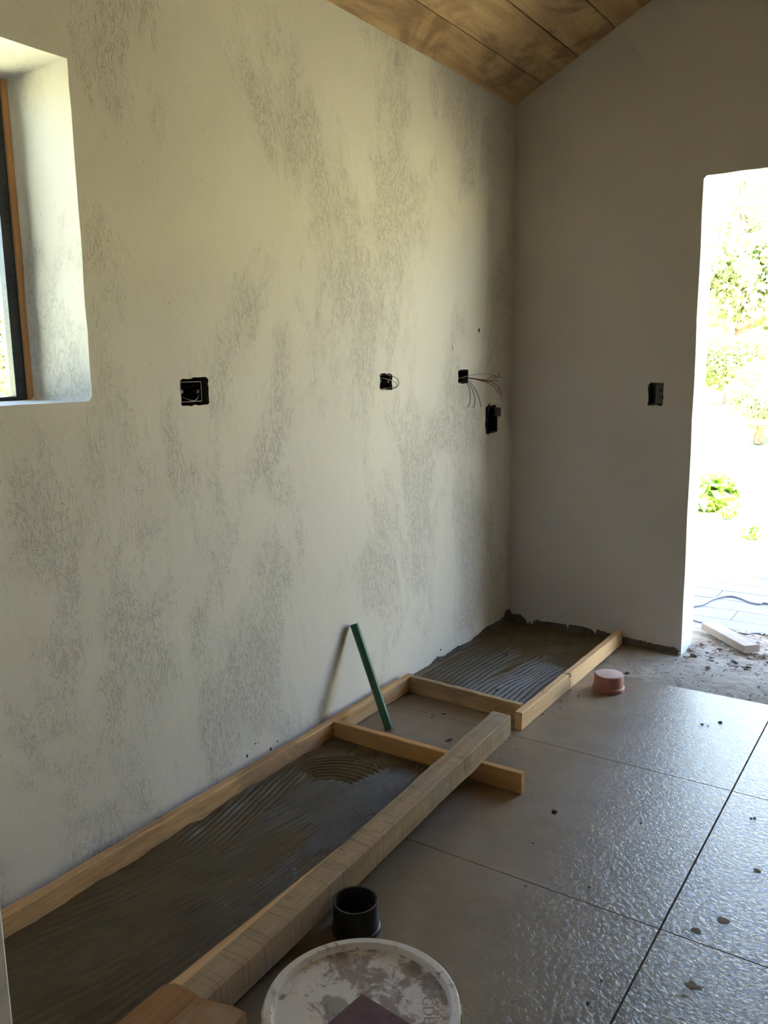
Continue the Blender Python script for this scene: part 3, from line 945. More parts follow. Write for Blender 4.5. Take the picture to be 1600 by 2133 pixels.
# ---- broken mortar edge where the plaster ends above the floor
def ragged_band(name, pts, axis, th0=0.006, seed=0):
    """pts: (t, top) along the wall; a rough slab proud of the wall"""
    r_ = random.Random(seed)
    ts = []
    for (a, za), (b, zb) in zip(pts, pts[1:]):
        n = max(2, int(abs(b - a) / 0.006))
        for k in range(n):
            t = k / n
            ts.append((a + (b - a) * t, za + (zb - za) * t + r_.uniform(-0.0030, 0.0030)))
    ts.append(pts[-1])
    bm = bmesh.new()
    rows = 7
    G = []
    for t, zt in ts:
        zt = max(zt, 0.004)
        colv = []
        for k in range(rows):
            f = k / (rows - 1)
            th = th0 * (1.5 - 0.8 * f) + r_.uniform(-0.0018, 0.0022)
            if k == rows - 1: th = 0.0006
            z = -0.004 + (zt + 0.004) * f
            colv.append(bm.verts.new((th, t, z) if axis == 'x' else (t, BACK - th, z)))
        G.append(colv)
    for P, Q in zip(G, G[1:]):
        for k in range(rows - 1):
            bm.faces.new((P[k], Q[k], Q[k + 1], P[k + 1]))
    return from_bm(name, bm)
Lp = [(880, 1400), (896, 1384), (910, 1368), (925, 1366), (945, 1352), (955, 1345), (975, 1342), (985, 1330), (1000, 1318), (1012, 1306), (1025, 1300), (1040, 1292), (1048, 1285), (1053, 1272), (1059, 1268)]
Bp = [(1060, 1268), (1066, 1277), (1075, 1280), (1083, 1279), (1090, 1285), (1096, 1292), (1099, 1306), (1103, 1293), (1108, 1302), (1112, 1292), (1120, 1291), (1126, 1293), (1180, 1301), (1182, 1312), (1185, 1301), (1210, 1304), (1233, 1311), (1240, 1320), (1244, 1311), (1265, 1318), (1300, 1326), (1340, 1335), (1380, 1345), (1405, 1348), (1418, 1358)]
lw = [(p.y, p.z) for p in (on_x(*q) for q in Lp)]
lw[-1] = (BACK - 0.001, lw[-1][1])
bwp = [(p.x, p.z) for p in (on_y(*q) for q in Bp)]
bwp[0] = (0.001, bwp[0][1])
tag(child_at('wall_edge', ragged_band('wall_edge', lw, 'x', 0.005, 1), M['mortar_dry'], wall_left), 'ragged dark mortar below the plaster edge')
tag(child_at('wall_edge', ragged_band('wall_edge', bwp, 'y', 0.005, 2), M['mortar_dry'], wall_back), 'ragged dark mortar below the plaster edge')

# ================================================================== PIPES, CAP, BUCKET
P0, P1 = Vector((0.190, 2.494, 0.004)), Vector((0.0205, 2.513, 0.386))
ax = (P1 - P0).normalized()
bm = bmesh.new()
n_ = ax.orthogonal().normalized(); b_ = ax.cross(n_)
Lp_ = (P1 - P0).length
prof = [(0.0165, 0), (0.0165, Lp_), (0.0125, Lp_), (0.0125, Lp_ - 0.05), (0.0125, 0.0)]
rings = [[bm.verts.new(P0 + ax * z + (n_ * math.cos(a) + b_ * math.sin(a)) * r) for a in (2 * PI * k / 28 for k in range(28))] for r, z in prof]
for k0 in range(len(rings)):
    A_, B_ = rings[k0], rings[(k0 + 1) % len(rings)]
    for k in range(28): bm.faces.new((A_[k], A_[(k + 1) % 28], B_[(k + 1) % 28], B_[k]))
gp = link('green_pipe', from_bm('green_pipe', bm), M['green'])
for p in gp.data.polygons: p.use_smooth = True
gp.modifiers.new('split', 'EDGE_SPLIT').split_angle = math.radians(40)
tag(gp, 'dark green plastic pipe leaning on the trowelled wall', 'pipe')

def smooth_split(o, a=35):
    for p in o.data.polygons: p.use_smooth = True
    o.modifiers.new('split', 'EDGE_SPLIT').split_angle = math.radians(a)
    return o

cap = empty('pipe_end_cap', (0.760, 3.322, 0.0))  # salmon pipe cap standing on the tile
tag(cap, 'salmon plastic pipe cap with dusty top on the floor tile', 'pipe cap')
smooth_split(link('body', lathe_mesh('body', [(0.0625, 0.0), (0.0655, 0.002), (0.0660, 0.016), (0.0640, 0.0185), (0.0615, 0.0205), (0.0608, 0.064), (0.0590, 0.0685), (0.0560, 0.0702)], 56), M['cap'], cap))
smooth_split(link('top_disc', lathe_mesh('top_disc', [(0.0562, 0.0696), (0.0562, 0.0712), (0.0545, 0.0718), (0.0005, 0.0722)], 56), M['cap_top'], cap))

coup = empty('pipe_coupling', (0.757, 1.496, 0.0))
tag(coup, 'open black plastic pipe coupling standing beside the beam', 'pipe coupling')
smooth_split(link('sleeve', lathe_mesh('sleeve', [(0.0575, 0.0), (0.0580, 0.010), (0.0565, 0.040), (0.0565, 0.078), (0.0555, 0.080), (0.0510, 0.080), (0.0500, 0.078), (0.0500, 0.0)], 56, True), M['black_plastic'], coup))
smooth_split(link('lip', lathe_mesh('lip', [(0.0568, 0.0), (0.0605, 0.0), (0.0605, 0.012), (0.0568, 0.015)], 56, True), M['black_plastic'], coup))
smooth_split(link('inner_stop', lathe_mesh('inner_stop', [(0.0500, 0.036), (0.0500, 0.042), (0.0470, 0.042), (0.0470, 0.036)], 48, True), M['black_plastic'], coup))

# bucket with a plaster-stained lid
def mat_lid():
    t = NT('stained_lid')
    n1 = t.noise(20, 9, 0.72, None, 0.35)
    n2 = t.noise(42, 6, 0.7, t.map((1, 1, 1), (3, 1, 0)))
    big = t.noise(4.2, 3, 0.5, t.map((1, 1, 1), (7.3, 2.1, 0)))
    c0 = t.mix(t.ramp(n2, [(0.35, 0), (0.7, 1)]), (0.30, 0.245, 0.205), (0.40, 0.34, 0.29))
    v = t.math('ADD', t.math('MULTIPLY', n1, 0.75), t.math('MULTIPLY', big, 0.35))
    white = t.ramp(v, [(0.485, 0), (0.535, 1)])
    c = t.mix(t.math('MULTIPLY', white, 0.9), c0, (0.80, 0.765, 0.71))
    w2 = t.ramp(t.noise(30, 7, 0.7, t.map((1, 1, 1), (1, 9, 0)), 0.8), [(0.56, 0), (0.62, 1)])
    c = t.mix(t.math('MULTIPLY', w2, 0.55), c, (0.62, 0.585, 0.53))
    gr = t.ramp(t.noise(9, 3, 0.5, t.map((1, 1, 1), (4, 4, 0))), [(0.63, 0), (0.65, 1)])
    c = t.mix(t.math('MULTIPLY', gr, 0.75), c, (0.235, 0.225, 0.21))
    nrm = t.bump(v, 0.002, 0.35)
    nrm = t.bump(white, 0.0008, 0.5, nrm)
    return t.done(c, 0.75, nrm, 0.3)
def mat_rim():
    t = NT('stained_white_plastic')
    n1 = t.noise(30, 6, 0.65)
    n2 = t.noise(60, 5, 0.7, t.map((1, 1, 1), (5, 2, 0)))
    c = t.mix(t.ramp(n1, [(0.55, 0), (0.66, 1)]), (0.74, 0.715, 0.665), (0.48, 0.43, 0.37))
    c = t.mix(t.math('MULTIPLY', t.ramp(n2, [(0.64, 0), (0.68, 1)]), 0.8), c, (0.15, 0.13, 0.12))
    return t.done(c, 0.6, t.bump(n1, 0.001, 0.4), 0.35)
M['lid'] = mat_lid(); M['rim'] = mat_rim()
BX, BY, BR, LZ = 1.176, 0.944, 0.157, 0.380
bucket = empty('bucket', (BX, BY, 0.0))
tag(bucket, 'white plastic bucket with a plaster stained lid', 'bucket')
smooth_split(link('pail', lathe_mesh('pail', [(0.126, 0.0), (0.128, 0.003), (0.143, 0.30), (0.1435, 0.305), (0.150, 0.306), (0.150, 0.310), (0.1440, 0.312), (0.1455, 0.340), (0.152, 0.341), (0.152, 0.345), (0.146, 0.347), (0.1462, 0.357)], 72), M['rim'], bucket))
lid = smooth_split(link('lid', lathe_mesh('lid', [(0.0005, LZ - 0.013), (0.1370, LZ - 0.013), (0.1395, LZ - 0.0115), (0.1415, LZ - 0.003), (0.1435, LZ - 0.0005), (0.1540, LZ), (0.1565, LZ - 0.002), (0.1572, LZ - 0.030), (0.1555, LZ - 0.031), (0.1545, LZ - 0.006), (0.150, LZ - 0.004), (0.148, LZ - 0.020), (0.0005, LZ - 0.020)], 96), [M['lid'], M['rim']], bucket), 30)
for p in lid.data.polygons:
    c = p.center
    if math.hypot(c.x, c.y) > 0.1385: p.material_index = 1
# tear tabs cut in the lid skirt
for k in range(24):
    a = 2 * PI * k / 24 + 0.05
    bmk = bmesh.new()
    add_box(bmk, (0.1568, -0.011, LZ - 0.029), (0.1588, 0.011, LZ - 0.010))
    mk = from_bm('skirt_tab', bmk); mk.transform(Matrix.Rotation(a, 4, 'Z'))
    link('skirt_tab', mk, M['rim'], lid)
# wire handle folded down against the pail
hp = []
for k in range(25):
    t = k / 24
    a = math.radians(-40) + PI * t + 0.0
    hp.append((0.156 * math.cos(a) * 1.0, 0.156 * math.sin(a), 0.325 - 0.15 * math.sin(PI * t)))
link('handle', tube_mesh('handle', hp, 0.0022, 8), M['nail'], bucket, True)
# raised moulding text on the lid
def lid_text(body, px_a, px_b, size, zz, sx=1.0):
    a, b = on_z(*px_a, zz), on_z(*px_b, zz)
    d = (b - a); d.z = 0
    cu = bpy.data.curves.new('raised_text', 'FONT')
    cu.body = body; cu.size = size; cu.extrude = 0.0007; cu.resolution_u = 3; cu.offset = -0.0003
    tmp = bpy.data.objects.new('raised_text', cu); col.objects.link(tmp)
    dg = bpy.context.evaluated_depsgraph_get()
    me = bpy.data.meshes.new_from_object(tmp.evaluated_get(dg))
    bpy.data.objects.remove(tmp); bpy.data.curves.remove(cu)
    w_ = max(v.co.x for v in me.vertices)
    me.transform(Matrix.Diagonal((d.length / w_, sx, 1, 1)))
    th_ = math.atan2(d.y, d.x)
    me.transform(Matrix.Translation((a.x - BX, a.y - BY, zz)) @ Matrix.Rotation(th_, 4, 'Z'))
    tag(link('raised_text', me, M['text'], lid), None)
M['text'] = mat_simple('raised_lid_plastic', (0.46, 0.40, 0.35), 0.6, 0.4, 60, 0.25)
lid_text('GDEL', (879, 2075), (884, 2146), 0.026, LZ - 0.0128)
lid_text('CAP.20 Lts', (905, 2075), (903, 2134), 0.0125, LZ - 0.0128)
# dull purple sheet resting on the lid
c0 = on_z(754, 2071, LZ - 0.0115); c1 = on_z(676, 2133, LZ - 0.0115); c2 = on_z(864, 2133, LZ - 0.0115)
d1 = (c1 - c0); d2 = (c2 - c0); d1.z = d2.z = 0; d1.normalize(); d2.normalize()
bis = (d1 + d2).normalized(); perp = Vector((-bis.y, bis.x, 0))
sg = 1 if d1.dot(perp) > 0 else -1
d2n = (bis - perp * sg).normalized(); d1 = (bis + perp * sg).normalized()
S_ = 0.115
bm = bmesh.new()
N_ = 10
G = []
for i in range(N_ + 1):
    rowv = []
    for j in range(N_ + 1):
        u_, v_ = i / N_ * S_, j / N_ * S_
        p = c0 + d1 * u_ + d2n * v_
        z = LZ - 0.0118 + 0.0012 * math.sin(u_ * 30) * math.sin(v_ * 22) ** 2 * 0 + 0.010 * (u_ / S_) * (v_ / S_)
        rowv.append((p.x, p.y, z))
    G.append(rowv)
vt = [[bm.verts.new((x, y, z + 0.0011)) for x, y, z in r] for r in G]
vb = [[bm.verts.new((x, y, z)) for x, y, z in r] for r in G]
for i in range(N_):
    for j in range(N_):
        bm.faces.new((vt[i][j], vt[i + 1][j], vt[i + 1][j + 1], vt[i][j + 1]))
        bm.faces.new((vb[i][j], vb[i][j + 1], vb[i + 1][j + 1], vb[i + 1][j]))
ring_ = [(i, 0) for i in range(N_)] + [(N_, j) for j in range(N_)] + [(i, N_) for i in range(N_, 0, -1)] + [(0, j) for j in range(N_, 0, -1)]
for (a, b), (c, d) in zip(ring_, ring_[1:] + ring_[:1]):
    bm.faces.new((vt[a][b], vb[a][b], vb[c][d], vt[c][d]))
def mat_sheet():
    t = NT('dusty_purple_sheet')
    n = t.noise(40, 5, 0.65); v = t.voronoi(120)
    c = t.mix(t.ramp(n, [(0.35, 0), (0.7, 1)]), (0.13, 0.070, 0.080), (0.175, 0.105, 0.115))
    c = t.mix(t.ramp(v, [(0.06, 0.8), (0.12, 0)]), c, (0.30, 0.26, 0.25))
    return t.done(c, 0.85, t.bump(t.noise(700, 2, 0.5), 0.0006, 0.4), 0.3)
M['sheet'] = mat_sheet()
tag(link('abrasive_sheet', from_bm('abrasive_sheet', bm), M['sheet']), 'dull purple square sheet lying on the bucket lid', 'sheet')

# ================================================================== ELECTRICAL BOXES
def elec_box(name, label, centre, w, h, wall, depth=0.052, mat='box_plastic', off=(0, 0), group='open electrical boxes set in the plaster'):
    """open moulded box sunk in the wall; local x along the wall, y out of the wall into the room, z up"""
    if wall == 'left':
        root = empty(name, (0, centre[0], centre[1])); root.rotation_euler = (0, 0, -PI / 2)   # local y -> +x
    else:
        root = empty(name, (centre[0], BACK, centre[1])); root.rotation_euler = (0, 0, PI)      # local y -> -y
    tag(root, label, 'electrical box', group)
    t_ = 0.0025
    ox, oz = off
    bm = bmesh.new()
    add_box(bm, (-w / 2 + ox, -depth - t_, -h / 2 + oz), (w / 2 + ox, -depth, h / 2 + oz))
    add_box(bm, (-w / 2 + ox, -depth, -h / 2 + oz), (-w / 2 + t_ + ox, -0.006, h / 2 + oz))
    add_box(bm, (w / 2 - t_ + ox, -depth, -h / 2 + oz), (w / 2 + ox, -0.006, h / 2 + oz))
    add_box(bm, (-w / 2 + t_ + ox, -depth, -h / 2 + oz), (w / 2 - t_ + ox, -0.006, -h / 2 + t_ + oz))
    add_box(bm, (-w / 2 + t_ + ox, -depth, h / 2 - t_ + oz), (w / 2 - t_ + ox, -0.006, h / 2 + oz))
    link('box_shell', from_bm('box_shell', bm), M[mat], root)
    # screw lugs on the two short sides
    for sx in (-1, 1):
        bm = bmesh.new()
        if w >= h: add_box(bm, (sx * (w / 2 - 0.009) - 0.0045 + ox, -0.030, -0.0045 + oz), (sx * (w / 2 - 0.009) + 0.0045 + ox, -0.010, 0.0045 + oz))
        else: add_box(bm, (-0.0045 + ox, -0.030, sx * (h / 2 - 0.009) - 0.0045 + oz), (0.0045 + ox, -0.010, sx * (h / 2 - 0.009) + 0.0045 + oz))
        link('screw_lug', from_bm('screw_lug', bm), M['box_grey'], root)
    return root
def wire(root, pts, mat, r=0.0014):
    """wire in the box's local frame"""
    if root.get('long_wires'):
        pts = [((x * 0.74 if x < 0 else x), (y * 0.8 if y > 0 else y), z) for x, y, z in pts]
    o = link('wire', tube_mesh('wire', spline(pts, 8), r, 6), M[mat], root, True)
    tag(o, mat.split('_')[1] + ' insulated wire')
    return o

e1 = elec_box('electrical_box', 'open black electrical box in a chipped hole below the window level', EB1[0], 0.084, 0.060, 'left', off=(0.008, 0.0))
# left-wall local frame: x = -(world y) ; so image left is +x
wire(e1, [(0.046, -0.03, 0.012), (0.03, -0.020, 0.004), (0.02, -0.030, 0.0)], 'wire_white', 0.0012)
wire(e1, [(0.046, -0.022, -0.008), (0.020, -0.010, -0.022), (-0.006, -0.008, -0.026), (-0.028, -0.014, -0.012), (-0.03, -0.04, 0.0)], 'wire_grey', 0.0014)
wire(e1, [(-0.025, -0.035, 0.02), (-0.012, -0.020, 0.016), (0.01, -0.045, 0.01)], 'wire_black', 0.0014)

e2 = elec_box('electrical_box', 'open electrical box with two wires looped out of its side', EB2[0], 0.080, 0.058, 'left')
wire(e2, [(0.030, -0.03, 0.026), (0.010, 0.004, 0.028), (-0.022, 0.012, 0.023), (-0.048, 0.020, 0.012), (-0.058, 0.022, -0.008), (-0.048, 0.018, -0.022), (-0.025, 0.004, -0.028), (0.01, -0.03, -0.024)], 'wire_black', 0.0014)
wire(e2, [(0.034, -0.02, 0.020), (0.012, 0.000, 0.014), (-0.018, 0.010, 0.006), (-0.040, 0.018, -0.003), (-0.050, 0.018, -0.014), (-0.036, 0.010, -0.023), (-0.01, -0.02, -0.024)], 'wire_grey', 0.0016)
wire(e2, [(0.040, 0.002, 0.012), (0.030, -0.004, 0.002), (0.018, -0.02, -0.006)], 'wire_white', 0.0012)

e3 = elec_box('electrical_box', 'small electrical box with long loose black and red wires hanging out', EB3[0], 0.086, 0.056, 'left')
e3['long_wires'] = 1
# drooping wires
wire(e3, [(0.02, -0.03, -0.005), (0.012, 0.020, -0.022), (0.008, 0.045, -0.060), (0.020, 0.058, -0.105), (0.050, 0.065, -0.135)], 'wire_black')
wire(e3, [(0.01, -0.03, -0.005), (-0.004, 0.020, -0.022), (-0.022, 0.050, -0.065), (-0.020, 0.065, -0.110), (0.006, 0.070, -0.142)], 'wire_black')
wire(e3, [(0.00, -0.03, -0.005), (-0.012, 0.025, -0.020), (-0.045, 0.055, -0.060), (-0.070, 0.070, -0.105), (-0.078, 0.075, -0.138)], 'wire_black')
# bundle reaching out towards the room
wire(e3, [(0.03, -0.02, -0.010), (-0.03, 0.030, 0.004), (-0.10, 0.090, 0.010), (-0.16, 0.140, -0.001), (-0.185, 0.165, -0.010)], 'wire_grey')
wire(e3, [(-0.01, -0.03, -0.002), (-0.045, 0.030, -0.008), (-0.09, 0.080, -0.016), (-0.14, 0.125, -0.020), (-0.155, 0.150, -0.020)], 'wire_black')
wire(e3, [(-0.01, -0.03, -0.004), (-0.045, 0.030, -0.009), (-0.10, 0.080, -0.024), (-0.13, 0.110, -0.026), (-0.145, 0.130, -0.010), (-0.155, 0.150, -0.004), (-0.150, 0.155, 0.014)], 'wire_red')
wire(e3, [(-0.01, -0.03, -0.006), (-0.050, 0.035, -0.010), (-0.10, 0.085, -0.022), (-0.12, 0.105, -0.012), (-0.14, 0.125, 0.000), (-0.150, 0.135, -0.002)], 'wire_red')
wire(e3, [(-0.01, -0.03, -0.006), (-0.055, 0.035, -0.010), (-0.11, 0.085, -0.020), (-0.145, 0.120, -0.030), (-0.175, 0.145, -0.055), (-0.190, 0.155, -0.090)], 'wire_black')
wire(e3, [(-0.01, -0.03, -0.007), (-0.060, 0.035, -0.012), (-0.11, 0.085, -0.026), (-0.15, 0.120, -0.045), (-0.178, 0.145, -0.078)], 'wire_black')

del e3['long_wires']
e5 = elec_box('electrical_box', 'upright black box standing proud of the wall near the corner', EB5[0], 0.090, 0.118, 'left', 0.050)
o = link('conduit_collar', lathe_mesh('conduit_collar', [(0.014, 0), (0.022, 0), (0.022, 0.030), (0.014, 0.030)], 24, True), M['box_grey'], e5)
o.location = (-0.046, 0.030, 0.036); o.rotation_euler = (PI / 2, 0, 0.5)
bm = bmesh.new()
add_box(bm, (-0.048, -0.010, -0.062), (-0.042, 0.012, 0.040)); add_box(bm, (-0.048, -0.010, -0.062), (0.020, 0.008, -0.057))
link('box_flange', from_bm('box_flange', bm), M['box_plastic'], e5)
wire(e5, [(0.02, -0.03, 0.03), (0.035, 0.010, 0.078), (0.050, 0.012, 0.060), (0.056, 0.010, 0.0), (0.050, 0.006, -0.05), (0.03, 0.004, -0.07), (0.01, -0.02, -0.06)], 'wire_black', 0.0022)

e4 = elec_box('electrical_box', 'dark grey upright box with two round knockouts beside the door', EB4[0], 0.064, 0.096, 'back', 0.050, 'box_plastic')
bm = bmesh.new()
add_box(bm, (-0.032, -0.030, -0.046), (0.004, -0.012, 0.046))
me_ = from_bm('switch_module', bm)
link('switch_module', me_, M['box_grey'], e4)
for zz in (0.018, -0.016):
    o = link('knockout_ring', lathe_mesh('knockout_ring', [(0.0065, -0.002), (0.0095, -0.002), (0.0095, 0.003), (0.0065, 0.003)], 24, True), M['box_grey'], e4)
    o.location = (-0.018, -0.011, zz); o.rotation_euler = (PI / 2, 0, 0)
    o = link('knockout_hole', lathe_mesh('knockout_hole', [(0.0005, 0.0), (0.0066, 0.0), (0.0066, 0.002), (0.0005, 0.002)], 24), M['box_plastic'], e4)
    o.location = (-0.018, -0.0105, zz); o.rotation_euler = (PI / 2, 0, 0)
# a single screw plug hole above the boxes
pk = on_x(998, 688)
hole = empty('wall_plug', (0, pk.y, pk.z)); hole.rotation_euler = (0, 0, -PI / 2)
tag(hole, 'tiny chipped plug hole in the plaster above the wired box', 'plug hole')
link('chip', lathe_mesh('chip', [(0.0005, 0.0006), (0.004, 0.0008), (0.010, 0.0001)], 9), M['hole_mortar'], hole).rotation_euler = (-PI / 2, 0.3, 0)
link('plug', lathe_mesh('plug', [(0.0035, 0.0), (0.0035, 0.003), (0.0005, 0.003)], 12), M['box_grey'], hole).rotation_euler = (-PI / 2, 0, 0)

# ================================================================== CRUMBS AND RUBBLE
def rock_mesh(name, seed, flat=0.5, sub=1):
    bm = bmesh.new()
    bmesh.ops.create_icosphere(bm, subdivisions=sub, radius=1.0)
    r_ = random.Random(seed)
    for v in bm.verts:
        v.co *= 1 + r_.uniform(-0.28, 0.28)
        v.co.z *= flat
    return from_bm(name, bm)
crumbs = [rock_mesh('crumb', s, 0.5) for s in range(5)]
for m_ in crumbs: m_.materials.append(M['crumb'])
blobs = [rock_mesh('blob', s, 0.5, 2) for s in range(30, 33)]
M['blob'] = mat_simple('dried_mortar_blob', (0.24, 0.195, 0.14), 0.95, 0.2, 60, 0.4)
for m_ in blobs: m_.materials.append(M['blob'])
def crumb(px, size, label, group, z=0.0, st=1.0, flat=0.7, mesh=None):
    p = on_z(px[0], px[1], z)
    o = bpy.data.objects.new('mortar_crumb', random.choice(mesh or crumbs)); col.objects.link(o)
    o.location = (p.x, p.y, z + size * 0.5 * flat * 0.75)
    o.scale = (size * st, size, size * flat)
    o.rotation_euler = (0, 0, random.uniform(0, 6))
    tag(o, label, 'crumb', group)
for px, s, st in (((924, 1488), 0.007, 1.6), ((900, 1495), 0.006, 1), ((936, 1542), 0.010, 1.5), ((902, 1490), 0.004, 1), ((841, 1498), 0.003, 1), ((862, 1470), 0.003, 1)):
    crumb(px, s, 'dark mortar crumb on the tile between the two cross boards', 'crumbs between the cross boards', st=st)
for px, s in (((1062, 1538), 0.004), ((1028, 1567), 0.005), ((1078, 1561), 0.0035), ((1042, 1583), 0.0035), ((1096, 1625), 0.003), ((1108, 1653), 0.003)):
    crumb(px, s, 'small dark crumb on the tile beside the beam end', 'crumbs beside the beam end')
for px, s in (((1155, 1692), 0.010), ((1110, 1757), 0.004), ((1095, 1846), 0.004), ((1253, 2043), 0.004), ((1225, 2091), 0.005), ((1228, 1848), 0.004), ((1336, 1715), 0.004), ((1463, 1509), 0.007), ((1475, 1512), 0.004), ((1500, 1505), 0.009), ((1565, 1705), 0.005), ((1572, 1705), 0.005)):
    crumb(px, s, 'small dark mortar crumb on the open tile floor', 'crumbs on the open tile floor')
for px, s in (((1507, 1918), 0.013), ((1450, 1938), 0.011), ((1440, 2052), 0.013), ((1425, 2075), 0.006), ((1456, 2058), 0.007), ((1577, 1814), 0.010)):
    crumb(px, s, 'flattened brown mortar blob stuck on a floor tile', 'mortar blobs on the glossy tiles', flat=0.14, mesh=blobs)
for px, s in (((1188, 1438), 0.005), ((1205, 1450), 0.005), ((1168, 1461), 0.005), ((1168, 1474), 0.004), ((1130, 1488), 0.005), ((1215, 1420), 0.003)):
    crumb(px, s, 'little crumb on the tile along the nicked pale board', 'crumbs along the nicked board')
crumb((1307, 1403), 0.012, 'dark stone chip beside the salmon pipe cap', None, -0.004)
for px, s in (((515, 1574), 0.006), ((564, 1560), 0.007), ((578, 1544), 0.004), ((532, 1549), 0.004), ((537, 1547), 0.003), ((918, 1353), 0.006)):
    p = on_x(*px)
    o = bpy.data.objects.new('mortar_splash', random.choice(crumbs)); col.objects.link(o)
    o.location = (0.0006, p.y, p.z); o.scale = (s * 0.4, s * 0.8, s * 2.0); o.rotation_euler = (random.uniform(-0.5, 0.9), 0, 0)
    tag(o, 'dark mortar splash on the wall just above the long board' if px[0] < 700 else 'lone mortar splash on the wall beside the far mortar bed', 'splash', 'mortar splashes above the long board' if px[0] < 700 else None)

# rubble in the doorway: too fine to count
def scatter(name, n, x0, x1, y0, y1, smin, smax, zf, mat, seed, dens=None):
    base = [rock_mesh('tmp', 50 + k, 0.6) for k in range(6)]
    arr = [(np.array([v.co[:] for v in b.vertices]), np.array([p.vertices[:] for p in b.polygons])) for b in base]
    for b in base: bpy.data.meshes.remove(b)
    g = np.random.default_rng(seed)
    V, F = [], []; nv = 0
    for i in range(n):
        x, y = g.uniform(x0, x1), g.uniform(y0, y1)
        if dens and g.random() > dens(x, y): continue
        v, f = arr[g.integers(6)]
        s = smin + (smax - smin) * g.random() ** 2.5
        a = g.uniform(0, 6.28)
        R_ = np.array([[math.cos(a), -math.sin(a), 0], [math.sin(a), math.cos(a), 0], [0, 0, 1]])
        q = (v * np.array([s * g.uniform(0.8, 1.5), s, s * g.uniform(0.6, 1)])) @ R_.T + np.array([x, y, zf + s * 0.25])
        V.append(q); F.append(f + nv); nv += len(q)
    me = bpy.data.meshes.new(name)
    me.from_pydata(np.concatenate(V).tolist(), [], np.concatenate(F).tolist())
    return link(name, me, mat)
rub = scatter('rubble', 2600, 0.80, 2.70, 3.86, 4.48, 0.003, 0.010, -0.009, M['stone'], 5,
              lambda x, y: (1.0 if y > 4.0 else 0.75) * (1 if x > 0.91 or y > BACK + WALL_B_T + 0.02 else 0))
tag(rub, 'fine crushed rubble spread over the door threshold', 'rubble', kind='stuff')
rub2 = scatter('grit', 1500, 0.64, 2.6, 3.53, 3.92, 0.0015, 0.005, -0.006, M['stone'], 6)
tag(rub2, 'sandy grit on the bare floor strip before the threshold', 'grit', kind='stuff')
rocks = [rock_mesh('stone_chip', s, 0.7) for s in range(20, 24)]
for m_ in rocks: m_.materials.append(M['stone'])
for k, (px, s) in enumerate((((1447, 1365), 0.020), ((1482, 1370), 0.018), ((1530, 1378), 0.022), ((1500, 1352), 0.018), ((1462, 1342), 0.016), ((1560, 1390), 0.018), ((1595, 1365), 0.022), ((1415, 1363), 0.014), ((1475, 1392), 0.014))):
    p = on_z(*px, 0)
    o = bpy.data.objects.new('stone_chip', rocks[k % 4]); col.objects.link(o)
    o.location = (p.x, p.y, 0.003); o.scale = (s, s * 0.8, s * 0.7); o.rotation_euler = (0, 0, k * 1.3)
    tag(o, 'larger broken stone chip among the threshold rubble', 'stone', 'stone chips on the threshold')

# ================================================================== OUTSIDE THINGS
eb0 = on_z(1476, 1309, 0.012); eb1 = on_z(1566, 1357, 0.012)
ob = board('weathered_board', (eb0.x, eb0.y, 0.010), (eb1.x, eb1.y, 0.006), 0.082, 0.036, M['grey_wood'], seg=8, seed=21)
tag(ob, 'short weathered board lying on the rubble outside the door', 'board')
zc = PZ + 0.006
cp = [(0.30, 4.60), (0.60, 4.72)] + [tuple(on_z(*q, zc)[:2]) for q in ((1452, 1262), (1480, 1250), (1505, 1243), (1525, 1242), (1545, 1247), (1565, 1255), (1582, 1258), (1600, 1257))] + [(1.35, 5.0), (1.75, 4.9)]
tag(link('power_cable', tube_mesh('power_cable', spline([(x, y, zc) for x, y in cp], 8), 0.006, 8), M['cable'], None, True), 'grey cable curving across the shaded patio', 'cable')
cp = [(0.45, 4.66)] + [tuple(on_z(*q, zc)[:2]) for q in ((1452, 1296), (1480, 1300), (1520, 1312), (1552, 1322), (1600, 1323))] + [(1.7, 4.50)]
tag(link('power_cable', tube_mesh('power_cable', spline([(x, y, zc + 0.004) for x, y in cp], 8), 0.005, 8), M['cable'], None, True), 'thin cable lying behind the weathered board', 'cable')
g0 = on_z(1575, 1210, -0.01)
bar = board('metal_bar', (g0.x, 5.69, -0.03), (g0.x + 1.6, 5.74, -0.03), 0.06, 0.04, M['galv'], seg=4, seed=23)
tag(bar, 'galvanised bar lying along the patio edge', 'bar')
# leaning pale sheet on the lawn
ps = on_z(1594, 1102, -0.085)
sh = link('leaning_sheet', box_mesh('leaning_sheet', (0, -0.012, 0), (0.9, 0.012, 0.62), 0.003), M['metal_sheet'])
sh.location = (ps.x, ps.y, gz(ps.x, ps.y) + 0.01); sh.rotation_euler = (-0.30, 0.02, 0.15)
tag(sh, 'pale blue grey sheet leaning on the lawn', 'sheet')
pp = board('support_post', (ps.x + 0.40, ps.y + 0.42, gz(ps.x, ps.y + 0.3) - 0.02), (ps.x + 0.401, ps.y + 0.422, 0.60), 0.07, 0.07, M['grey_wood'], seg=4, seed=4)
tag(pp, 'grey wooden post behind the leaning sheet', 'post')

